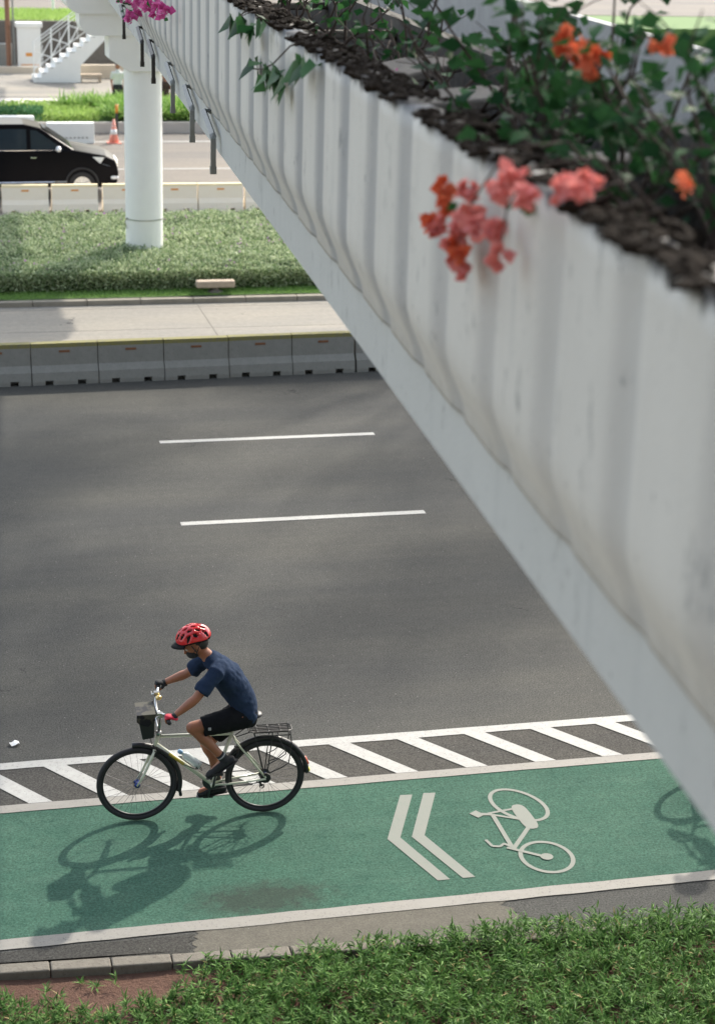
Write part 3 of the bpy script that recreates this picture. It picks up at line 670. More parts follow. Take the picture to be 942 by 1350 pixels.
# ================================================================== BARRIERS
def barrier(mat, name):
    r = thing(name, '', 'barrier')
    Ln = 1.05; mb = MB()
    prof = [(-.2, 0), (-.2, .06), (-.175, .2), (-.10, .30), (-.075, .645), (.075, .645), (.10, .30), (.175, .2), (.2, .06), (.2, 0)]
    low = [(-.2, .075), (-.175, .2)]+prof[3:7]+[(.175, .2), (.2, .075)]
    for a, b, nt_ in ((0, .2, 0), (.2, .33, 1), (.33, .72, 0), (.72, .85, 1), (.85, Ln, 0)):
        mb.prism(low if nt_ else prof, 'x', a, b)
    mb.build('concrete_block', mat, r)
    mb = MB(); mb.box(.44, .61, -.093, -.083, .5, .535); mb.build('reflector', 'slot' if mat == 'barrier' else 'orange', r); return r
b0 = barrier('barrier', 'concrete_barrier')
labs = ['grey yellow-topped barrier at the left photo edge of the near row', 'second grey barrier from the left, with a faded reflector slot', 'third grey barrier from the left in the near row', 'fourth grey barrier from the left, in the middle of the near row', 'fifth grey barrier from the left in the near row', 'sixth grey barrier from the left, last one fully clear of the bridge', 'grey barrier half hidden behind the bridge beam']
for i, (x, y) in enumerate(((.575, 28.72), (1.63, 28.74), (2.685, 28.78), (3.74, 28.81), (4.795, 28.86), (5.85, 28.9), (6.925, 28.93))):
    o = b0 if i == 0 else copytree(b0); o.location = (x, y+.2, .0); o.rotation_euler = (0, 0, .03+random.uniform(-.006, .006)); o['label'] = labs[i]; o['group'] = 'grey concrete barriers beside the near carriageway'
    o.scale = (.992, 1, 1)
b1 = barrier('sunlit_barrier', 'concrete_barrier')
labs = ['cream barrier at the far left edge of the photo', 'sunlit cream barrier below the front door of the black car', 'sunlit cream barrier under the front wheel of the black car', 'sunlit cream barrier partly hidden behind the left of the white pier', 'sunlit cream barrier just right of the white pier', 'sunlit cream barrier nearer the bridge beam, second right of the pier', 'cream barrier mostly hidden by the bridge beam']
for i, x in enumerate((.78, 1.94, 3.1, 4.3, 5.47, 6.58, 7.72)):
    o = b1 if i == 0 else copytree(b1); o.location = (x, 44.4, .0); o.rotation_euler = (0, 0, random.uniform(-.01, .01)); o['label'] = labs[i]; o['group'] = 'cream concrete barriers along the far carriageway'
    o.scale = (1.03, 1, 1)

# ================================================================== BICYCLE
def make_bike(bag=True):
    b = thing('bicycle', 'cream town bicycle with black mudguards, rear rack and front bag, ridden along the green lane', 'bicycle')
    WB = 1.106; RW = .347
    def wheel(u, nm, rear):
        mb = MB(); mb.torus((u, 0, RW), RW-.023, .0235, n=64, m=10); wq = mb.build(nm, 'rubber', b, smooth=True)
        mb = MB(); mb.torus((u, 0, RW), RW-.049, .011, n=64, m=8, flat=1); mb.build('rim', 'black', wq, smooth=True)
        mb = MB()
        for k in range(32):
            a = 2*math.pi*k/32; s_ = 1 if k % 2 else -1; h = a+s_*1.1*(1 if k % 4 < 2 else -1)
            mb.tube([(u+.024*math.cos(h), s_*.03, RW+.024*math.sin(h)), (u+(RW-.05)*math.cos(a), 0, RW+(RW-.05)*math.sin(a))], .0013, 4)
        mb.build('spokes', 'darksteel', wq)
        mb = MB(); mb.lathe([(.012, -.05), (.026, -.034), (.026, -.028), (.014, -.02), (.014, .02), (.026, .028), (.026, .034), (.012, .05)], (u, 0, RW), 16, 'y'); mb.build('hub', 'blue', wq, smooth=True)
        if rear:
            mb = MB(); mb.lathe([(.02, .03), (.05, .035), (.045, .045), (.035, .055), (.02, .06)], (u, 0, RW), 20, 'y'); mb.build('cassette', 'darksteel', wq)
            mb = MB(); mb.lathe([(.03, -.055), (.047, -.05), (.047, -.035), (.03, -.03)], (u, 0, RW), 18, 'y'); mb.build('hub_dynamo', 'black', wq)
    wheel(0, 'front_wheel', 0); wheel(WB, 'rear_wheel', 1)
    HT = (.186, 0, .80); HB = (.152, 0, .675); BBk = (.649, 0, .30); SC = (.815, 0, .772); RH = (WB, 0, RW)
    mb = MB()
    mb.tube([HB, HT], .019, 12); mb.tube([(.183, 0, .785), SC], .0155, 12); mb.tube([(.165, 0, .715), BBk], .0185, 12)
    mb.tube([BBk, (.826, 0, .80)], .0155, 12); mb.tube([(BBk[0], -.034, BBk[2]), (BBk[0], .034, BBk[2])], .022, 12)
    for s_ in (-1, 1):
        mb.tube([(.818, s_*.012, .765), (.85, s_*.03, .70), (WB, s_*.062, RW+.01)], .009, 8)
        mb.tube([(.655, s_*.02, .30), (.78, s_*.045, .312), (WB, s_*.062, RW)], .0095, 8)
    mb.build('frame', 'frame', b, smooth=True)
    mb = MB(); mb.tube([(.275, -.0175, .622), (.40, -.0175, .515)], .013, 8); mb.build('decal', 'decal', b)
    mb = MB()
    for s_ in (-1, 1): mb.tube([(.150, s_*.045, .665), (.12, s_*.052, .60), (.05, s_*.052, .44), (-.002, s_*.052, .35)], [.014, .014, .011, .008], 8)
    mb.tube([(.150, -.05, .668), (.150, .05, .668)], .014, 8); mb.build('fork', 'frame', b, smooth=True)
    mb = MB(); mb.tube([(.186, 0, .80), (.19, 0, .835)], .023, 12); mb.tube([(.19, 0, .83), (.215, 0, .99)], .0135, 10)
    mb.tube([(.215, 0, .98), (.175, 0, 1.02)], .017, 10); mb.build('stem', 'steel', b, smooth=True)
    hb = MB(); hb.tube([(.25, -.34, 1.065), (.225, -.22, 1.085), (.18, -.10, 1.05), (.172, 0, 1.025), (.172, .10, 1.07), (.205, .22, 1.13), (.225, .34, 1.13)], .0125, 10)
    h = hb.build('handlebar', 'steel', b, smooth=True)
    for A, B_ in (((.25, -.345, 1.064), (.226, -.225, 1.084)), ((.225, .345, 1.13), (.206, .225, 1.13))):
        g_ = MB(); g_.tube([A, B_], .0175, 10); g_.build('grip', 'black', h, smooth=True)
    for s_, z in ((-1, 1.05), (1, 1.10)):
        mb = MB(); mb.tube([(.195, s_*.17, z+.01), (.15, s_*.19, z-.005), (.155, s_*.30, z-.03)], [.009, .006, .005], 6); mb.box(.165, .21, s_*.16-.02, s_*.16+.02, z-.01, z+.03); mb.build('brake_lever', 'steel', h, smooth=False)
    mb = MB(); mb.ell((.20, .10, 1.10), (.028, .028, .022)); mb.build('bell', 'brass', h, smooth=True)
    mb = MB()
    mb.tube([(.165, -.12, 1.04), (.09, -.10, .98), (.10, -.03, .85), (.13, -.02, .72)], .003, 5); mb.tube([(.165, .12, 1.07), (.07, .08, 1.0), (.12, 0, .86), (.22, -.02, .80), (.5, -.02, .792), (.78, -.02, .79)], .003, 5)
    mb.build('cable', 'black', b, smooth=True)
    # mudguards
    mb = MB(); mb.torus((0, 0, RW), RW+.022, .022, n=40, m=8, a0=rad(-14), a1=rad(96), flat=1.35); mb.tube([(RW+.02, 0, RW-.085), (RW+.028, 0, RW-.14)], .014, 8); mb.build('mudguard', 'black', b, smooth=True)
    mb = MB(); mb.torus((WB, 0, RW), RW+.022, .022, n=40, m=8, a0=rad(2), a1=rad(158), flat=1.35); g_ = mb.build('mudguard', 'black', b, smooth=True)
    mb = MB(); mb.tube([(WB+.345, 0, RW+.16), (WB+.375, 0, RW+.09)], .016, 8); mb.build('reflector', 'reflector', g_, smooth=True)
    mb = MB(); mb.tube([(WB+.375, 0, RW+.055), (WB+.382, 0, RW+.02)], .018, 8); mb.build('mud_flap', 'yellow', g_, smooth=True)
    # rack
    mb = MB(); z = .80
    loop = [(.955, -.065, z+.01), (1.0, -.07, z), (1.30, -.07, z), (1.33, -.045, z), (1.33, .045, z), (1.30, .07, z), (1.0, .07, z), (.955, .065, z+.01)]
    mb.tube(loop, .0055, 6, closed=True)
    for v in (-.03, 0, .03): mb.tube([(.96, v, z+.004), (1.33, v, z+.004)], .0045, 6)
    for u in (1.03, 1.13, 1.23): mb.tube([(u, -.07, z), (u, .07, z)], .0045, 6)
    for s_ in (-1, 1):
        mb.tube([(1.0, s_*.072, z), (WB-.01, s_*.068, RW+.03)], .005, 6); mb.tube([(1.16, s_*.072, z), (WB+.01, s_*.068, RW+.03)], .005, 6)
        mb.tube([(1.04, s_*.078, z-.035), (1.31, s_*.078, z-.035)], .005, 6)
        mb.tube([(1.31, s_*.075, z), (1.325, s_*.085, z-.12), (1.30, s_*.085, z-.30), (1.24, s_*.085, z-.34), (1.13, s_*.075, RW+.06)], .005, 6)
        mb.tube([(1.20, s_*.078, z-.035), (1.27, s_*.085, .62), (1.2, s_*.08, .55), (1.12, s_*.07, .52)], .0045, 6)
        mb.tube([(.96, s_*.06, z), (.85, s_*.02, .745)], .0045, 6)
    mb.box(1.0, 1.30, -.055, .055, z-.018, z-.006); mb.build('rear_rack', 'black', b, smooth=False)
    # saddle and post
    mb = MB(); mb.tube([(.815, 0, .76), (.862, 0, .90)], .0135, 10); mb.build('seatpost', 'black', b, smooth=True)
    mb = MB(); mb.caps([(.745, 0, .925), (.80, 0, .925), (.88, 0, .925), (.97, 0, .93), (1.01, 0, .935)], [(.018, .02), (.024, .022), (.045, .024), (.075, .026), (.07, .026)], 14, side=(0, 1, 0)); mb.build('saddle', 'black', b, smooth=True)
    # drivetrain
    ca = math.atan2(.435-.30, .672-.649)
    mb = MB(); mb.lathe([(.03, .045), (.078, .047), (.082, .05), (.078, .053), (.03, .055)], BBk, 32, 'y'); mb.build('chainring', 'darksteel', b)
    mb = MB(); mb.tube([(.649, .05, .38), (1.106, .05, .388)], .0045, 5); mb.tube([(.649, .05, .22), (1.09, .05, .26), (1.11, .05, .30)], .0045, 5); mb.build('chain', 'darksteel', b)
    mb = MB(); mb.tube([(1.10, .055, .30), (1.07, .06, .26), (1.09, .06, .22)], .012, 6); mb.torus((1.09, .055, .22), .02, .005, n=12, m=5); mb.torus((1.065, .055, .27), .02, .005, n=12, m=5); mb.build('derailleur', 'black', b)
    for v, s_ in ((-.07, 1), (.07, -1)):
        e = (BBk[0]+s_*.17*math.cos(ca), v, BBk[2]+s_*.17*math.sin(ca))
        mb = MB(); mb.tube([(BBk[0], v*.9, BBk[2]), e], [.016, .011], 8, flat=.6); cq = mb.build('crank', 'darksteel', b, smooth=True)
        mb = MB(); y0, y1 = sorted((v*1.15, v*2.4)); mb.box(e[0]-.045, e[0]+.045, y0, y1, e[2]-.012, e[2]+.012); mb.build('pedal', 'black', cq, bevel=.004)
    for u, z_ in ((.155, .655), (WB-.235, .63)):
        mb = MB()
        for s_ in (-1, 1): mb.tube([(u, s_*.05, z_+.02), (u-.012, s_*.055, z_-.04)], .008, 6); mb.box(u-.03, u+.03, s_*.032-.007, s_*.032+.007, z_-.01, z_+.008)
        mb.tube([(u, -.05, z_+.022), (u, 0, z_+.035), (u, .05, z_+.022)], .006, 6); mb.build('brake', 'black', b)
    mb = MB(); mb.lathe([(.0, -.1), (.034, -.1), (.036, -.06), (.033, .0), (.036, .05), (.03, .07), (.014, .085), (.014, .1)], (0, 0, 0), 18)
    bt = mb.build('water_bottle', 'bottle', None, smooth=True); dirv = Vector((.649-.165, 0, .30-.715)).normalized()
    bt.location = (.46, -.01, .555); bt.rotation_euler = (-dirv).to_track_quat('Z', 'Y').to_euler(); bt.parent = b
    mb = MB(); mb.lathe([(.016, .1), (.02, .105), (.02, .13), (.01, .14)], (0, 0, 0), 14); mb.build('bottle_cap', 'bottleblue', bt, smooth=True)
    mb = MB()
    for o_ in (-.038, .038): mb.tube([(.40, o_, .52), (.50, o_*1.05, .47), (.535, o_, .475), (.56, o_*.4, .44)], .004, 6)
    mb.tube([(.50, -.04, .47), (.525, -.04, .52), (.525, .04, .52), (.50, .04, .47)], .005, 6); mb.build('bottle_cage', 'black', b)
    if bag:
        mb = MB(); vs = [(.045, -.095, .80), (.145, -.095, .815), (.145, .095, .815), (.045, .095, .80), (.0, -.125, 1.045), (.15, -.125, 1.05), (.15, .125, 1.05), (.0, .125, 1.045)]
        mb.add(vs, [(0, 3, 2, 1), (4, 5, 6, 7), (0, 1, 5, 4), (1, 2, 6, 5), (2, 3, 7, 6), (3, 0, 4, 7)]); bg_ = mb.build('front_bag', 'black', b, bevel=.012)
        mb = MB(); vs = [(-.004, -.13, 1.05), (.155, -.13, 1.055), (.155, .13, 1.055), (-.004, .13, 1.05), (-.006, -.135, .99), (.02, -.132, .965), (.09, -.130, .94), (.152, -.131, 1.0)]
        mb.add(vs, [(0, 1, 2, 3), (0, 4, 5, 6, 7, 1)]); c_ = mb.build('map_cover', 'mapcover', bg_); sm = c_.modifiers.new('s', 'SOLIDIFY'); sm.thickness = .006
        for v in (-.05, .05): mb = MB(); mb.tube([(.15, v, 1.0), (.185, v, 1.03)], .01, 6); mb.build('bag_bracket', 'steel', bg_)
    return b
# ================================================================== RIDER
def hand(mb, gx, gz, v0, s_, inflate=0., tips=True):
    """hand closed round a grip that runs along v; s_ = -1 near, +1 far. fingers over the front"""
    c = Vector((gx, 0, gz))
    # palm behind and above the grip
    mb.caps([(gx+.052, v0+s_*.0, gz+.012), (gx+.028, v0, gz+.026), (gx+.008, v0, gz+.030)], [(.030+inflate, .015+inflate), (.038+inflate, .016+inflate), (.037+inflate, .013+inflate)], 14, side=(0, 1, 0))
    for i in range(4):
        v = v0+(-.030+.020*i)*1.0; rr = (.0085, .0095, .0092, .0082)[i]+inflate; ln = (.88, 1.0, .97, .86)[i]
        angs = [75, 110, 150, 190, 232, 262] if tips else [75, 110, 145]
        pts = []
        for a in angs:
            q = 75+(a-75)*ln; pts.append((gx+.028*math.cos(rad(q)), v+.004*math.sin(i*2.0+q*.01), gz+.028*math.sin(rad(q))))
        mb.caps(pts, [rr*(1-.05*k) for k in range(len(pts))], 8)
    inn = v0-s_*.038          # thumb leaves the inner side of the palm and closes underneath
    th_ = [(gx+.045, inn+s_*.008, gz+.012), (gx+.030, inn-s_*.004, gz-.006), (gx+.010, inn-s_*.006, gz-.026), (gx-.012, inn-s_*.002, gz-.028)]
    if not tips: th_ = th_[:2]
    mb.caps(th_, [.012+inflate, .011+inflate, .0095+inflate, .0085+inflate][:len(th_)], 8)
def make_rider():
    r = thing('person', '', 'person')
    PH_ = (.905, 0, 1.0); NH = (.247, -.288, 1.073); FH = (.215, .288, 1.13)
    LS, RS = (.655, -.175, 1.425), (.645, .175, 1.42); LE, RE = (.475, -.262, 1.235), (.455, .255, 1.24)
    LW, RW_ = (.298, -.287, 1.105), (.27, .288, 1.155)
    hips = {-1: (.89, -.09, .965), 1: (.89, .09, .965)}; knees = {-1: (.465, -.125, .905), 1: (.61, .115, .63)}
    ank = {-1: (.728, -.118, .60), 1: (.715, .12, .245)}
    mb = MB()
    mb.caps([(.91, 0, .985), (.885, 0, 1.10), (.83, 0, 1.20), (.75, 0, 1.32), (.69, 0, 1.40), (.65, 0, 1.44)], [(.155, .11), (.135, .10), (.135, .105), (.16, .11), (.165, .09), (.11, .07)], 20, side=(0, 1, 0))
    mb.caps([(.665, 0, 1.44), (.61, 0, 1.505), (.55, 0, 1.56)], [(.062, .06), (.055, .055), (.055, .055)], 14)
    hd = Matrix.Rotation(rad(28), 3, 'Y')       # looking ahead and slightly down
    hc = Vector((.502, 0, 1.628))
    mb.ell(hc, (.098, .077, .118), 24, 16, hd.transposed())
    def H(x, y, z): return hc+hd.transposed() @ Vector((x, y, z))
    mb.ell(H(-.03, 0, -.055), (.062, .056, .062), 18, 12)
    mb.ell(H(-.062, 0, -.088), (.026, .028, .02), 12, 8)
    mb.caps([H(-.094, 0, .002), H(-.108, 0, -.022), H(-.114, 0, -.036)], [.009, .012, .014], 8)   # nose
    for s_ in (-1, 1):
        mb.ell(H(.008, s_*.078, -.02), (.018, .008, .032), 10, 8); mb.ell(H(-.085, s_*.032, .018), (.014, .024, .008), 10, 6)   # ear, brow
        S_, E_, W_ = ((LS, LE, LW) if s_ < 0 else (RS, RE, RW_)); Hn = NH if s_ < 0 else FH
        S_, E_, W_ = Vector(S_), Vector(E_), Vector(W_)
        mb.caps([S_+Vector((.03, -s_*.07, .01)), S_, S_.lerp(E_, .35), S_.lerp(E_, .8), E_, E_.lerp(W_, .22), E_.lerp(W_, .6), W_], [.06, .055, .05, .042, .04, .043, .035, (.029, .024)], 14)
        mb.caps([W_, Vector((Hn[0]+.045, Hn[1], Hn[2]+.018))], [(.028, .022), (.03, .018)], 12, side=(0, 1, 0))
        hand(mb, Hn[0], Hn[2], Hn[1], s_)
        hp, kn, an = Vector(hips[s_]), Vector(knees[s_]), Vector(ank[s_])
        mb.caps([hp, hp.lerp(kn, .3), hp.lerp(kn, .7), kn], [.088, .082, .062, .056], 16)
        back = Vector((.02, 0, -.018)) if s_ < 0 else Vector((.03, 0, 0))
        mb.caps([kn, kn.lerp(an, .12), kn.lerp(an, .32)+back, kn.lerp(an, .6)+back*.5, an], [.054, .05, .053, .041, .034], 16)
        ft = (Vector((.795, -.12, .585)), Vector((.62, -.12, .462))) if s_ < 0 else (Vector((.745, .12, .20)), Vector((.565, .12, .172)))
        mb.caps([ft[0], an-Vector((0, 0, .03)), ft[1]], [.034, .034, .028], 12)
    body = organic(mb, 'body', 'skin', r, .0065, 5)
    # eyes, mouth under the mask, hair
    for s_ in (-1, 1):
        mb = MB(); mb.ell(H(-.086, s_*.031, -.002), (.012, .014, .009), 10, 8); e = mb.build('eye', 'eye', r, smooth=True)
        mb = MB(); mb.ell(H(-.096, s_*.032, -.003), (.004, .006, .006), 8, 6); mb.build('pupil', 'hair', e, smooth=True)
    mb = MB(); mb.ell(H(.032, 0, .0), (.085, .082, .085), 20, 14, hd.transposed()); mb.build('hair', 'hair', r, smooth=True)
    mb = MB(); mb.ell(H(-.052, 0, -.062), (.062, .066, .05), 20, 12, hd.transposed()); 
    for s_ in (-1, 1): mb.tube([H(-.05, s_*.062, -.045), H(-.01, s_*.08, -.02)], .003, 5)
    mb.build('face_mask', 'blackcloth', r, smooth=True)
    # helmet: shell with vents
    hm = Matrix.Rotation(rad(12), 3, 'Y').transposed(); c = H(.012, 0, .055); vs = []; fs = []; mi = []; n1, n2 = 96, 44
    def vent(a, b):      # a around (0 = back), b 0 top .. 1 rim
        x = math.sin(b*1.65)*math.cos(a); y = math.sin(b*1.65)*math.sin(a); v = 0
        for rowv, xs in ((0.0, (-.62, -.1, .42)), (.30, (-.78, -.34, .12, .56)), (-.30, (-.78, -.34, .12, .56)), (.58, (-.58, -.14, .3, .66)), (-.58, (-.58, -.14, .3, .66)), (.86, (-.3, .12)), (-.86, (-.3, .12))):
            for x0 in xs:
                d = ((x-x0)/.165)**2+((y-rowv)/.085)**2; v = max(v, 1-d)
        return v
    for j in range(n2+1):
        b_ = j/n2; ph = b_*1.72
        for i in range(n1):
            a = 2*math.pi*i/n1; v = vent(a, b_); k = .018*max(0, min(1, v*2.5)); rr = 1.0
            vs.append(c+hm @ Vector(((.152-k)*math.sin(ph)*math.cos(a)*(1.0), (.112-k)*math.sin(ph)*math.sin(a), (.122-k)*math.cos(ph)+.006*math.cos(4*a)*b_)))
    for j in range(n2):
        for i in range(n1):
            fs.append((j*n1+i, j*n1+(i+1) % n1, (j+1)*n1+(i+1) % n1, (j+1)*n1+i)); mi.append(1 if vent(2*math.pi*(i+.5)/n1, (j+.5)/n2) > .22 or j > n2-4 else 0)
    mb = MB(); mb.add(vs, fs); mb.mi = mi; h_ = mb.build('helmet', ['red', 'helmetblack'], r, smooth=True); h_.modifiers.new('s', 'SOLIDIFY').thickness = .01
    mb = MB(); vs = []
    for k in range(13):
        a = math.pi-1.0+2.0*k/12
        for f, dz in ((.98, -.012), (1.32-.12*abs(k-6)/6, -.035)): vs.append(c+hm @ Vector((.152*f*math.cos(a), .116*f*math.sin(a), dz)))
    mb.add(vs, [(2*k, 2*k+2, 2*k+3, 2*k+1) for k in range(12)]); v_ = mb.build('visor', 'helmetblack', h_, smooth=True); v_.modifiers.new('s', 'SOLIDIFY').thickness = .005
    mb = MB()
    for s_ in (-1, 1): mb.tube([H(-.03, s_*.088, .03), H(-.02, s_*.084, -.04), H(-.03, s_*.05, -.10), H(-.035, 0, -.118)], .0045, 5); mb.tube([H(.06, s_*.08, .02), H(-.02, s_*.084, -.045)], .0045, 5)
    mb.build('chin_strap', 'black', h_, smooth=True)
    # shirt
    mb = MB()
    mb.caps([(.925, 0, 1.0), (.90, 0, 1.09), (.845, 0, 1.195), (.765, 0, 1.315), (.70, 0, 1.40), (.665, 0, 1.435)], [(.172, .115), (.16, .12), (.158, .13), (.182, .132), (.185, .108), (.12, .078)], 24, side=(0, 1, 0))
    for s_ in (-1, 1):
        S_, E_ = (Vector(LS), Vector(LE)) if s_ < 0 else (Vector(RS), Vector(RE))
        mb.caps([S_+Vector((.04, -s_*.09, 0)), S_+Vector((.005, 0, .0)), S_.lerp(E_, .4)], [.078, .074, .068], 16); mb.tube([S_.lerp(E_, .3), S_.lerp(E_, .74)+Vector((0, 0, -.006))], [.068, .072], 18)
    mb.caps([(.665, 0, 1.45), (.64, 0, 1.478)], [(.078, .072), (.07, .064)], 16)
    organic(mb, 'shirt', 'navy', r, .008, 3, .013, 11)
    # shorts
    mb = MB(); mb.caps([(.925, 0, .985), (.91, 0, 1.04)], [(.165, .115), (.155, .11)], 20, side=(0, 1, 0))
    for s_ in (-1, 1):
        hp, kn = Vector(hips[s_]), Vector(knees[s_]); f = .80 if s_ < 0 else .74
        mb.caps([hp+Vector((.02, -s_*.02, 0)), hp.lerp(kn, .35)], [.108, .102], 18); mb.tube([hp.lerp(kn, .2), hp.lerp(kn, f)+Vector((0, 0, -.01))], [.104, .086], 20)
    organic(mb, 'shorts', 'shorts', r, .008, 3, .008, 12)
    mb = MB(); a = Vector(hips[-1]).lerp(Vector(knees[-1]), .68); mb.box(a.x-.012, a.x+.012, a.y-.096, a.y-.090, a.z-.012, a.z+.012); mb.build('printed_mark', 'greylogo', r)
    # gloves (half finger), wristwatch
    mb = MB(); hand(mb, NH[0], NH[2], NH[1], -1, .003, False); organic(mb, 'glove', 'redcloth', r, .004, 2)
    mb = MB(); hand(mb, FH[0], FH[2], FH[1], 1, .003, False); organic(mb, 'glove', 'blackcloth', r, .004, 2)
    for Wp, Ep, Hn in ((LW, LE, NH), (RW_, RE, FH)):
        mb = MB(); Wp = Vector(Wp); d = (Vector(Ep)-Wp).normalized(); mb.tube([Wp-d*.02, Wp+d*.015], [.031, .033], 14, flat=.85, side=(0, 1, 0)); mb.build('wrist_band', 'blackcloth', r, smooth=True)
    # shoes and socks
    for s_, (heel, toe, an) in {-1: ((.800, -.12, .590), (.615, -.12, .470), ank[-1]), 1: ((.765, .12, .195), (.575, .12, .163), ank[1])}.items():
        heel, toe, an = Vector(heel), Vector(toe), Vector(an); d = (toe-heel).normalized(); up = Vector((0, 1, 0)).cross(d)*(-1 if Vector((0, 1, 0)).cross(d).z < 0 else 1)
        mb = MB(); mb.caps([heel+d*.01, heel+d*.08+up*.008, heel+d*.16, toe+d*.01-up*.006], [(.038, .038), (.042, .042), (.046, .032), (.042, .022)], 16, side=(0, 1, 0))
        mb.caps([heel+d*.05+up*.02, an+Vector((.0, 0, .0))], [(.042, .046), (.041, .041)], 14)
        sh = organic(mb, 'shoe', 'blackcloth', r, .006, 3)
        mb = MB(); mb.caps([heel-d*.008-up*.036, heel+d*.1-up*.034, toe+d*.02-up*.030], [(.038, .009), (.042, .009), (.04, .009)], 16, side=(0, 1, 0)); mb.build('sole', 'black', sh, smooth=True)
        mb = MB(); t_ = (Vector(knees[s_])-an).normalized(); mb.tube([an+t_*.0, an+t_*.055], .0385, 16); so = mb.build('sock', 'blackcloth', r, smooth=True)
        mb = MB(); mb.tube([an+t_*.022, an+t_*.034], .0395, 16); mb.build('sock_stripe', 'greylogo', so, smooth=True)
    return r
bike = make_bike(); rider = make_rider()
for o in (bike, rider): o.location = (1.596, 14.326, .009); o.rotation_euler = (0, 0, -.0376)
rider['label'] = 'cyclist in red helmet, navy t-shirt and black shorts riding left along the green lane'
# a second rider comes behind; the bridge hides them but their shadow falls on the lane
b2 = copytree(bike, None, ('front_bag',)); r2 = copytree(rider)
for o in (b2, r2): o.location = (6.80, 14.17, .009); o.rotation_euler = (0, 0, -.02)
b2['label'] = 'second bicycle on the green lane, hidden by the bridge and seen only by its shadow'; r2['label'] = 'second cyclist behind the bridge beam whose shadow reaches the green lane'

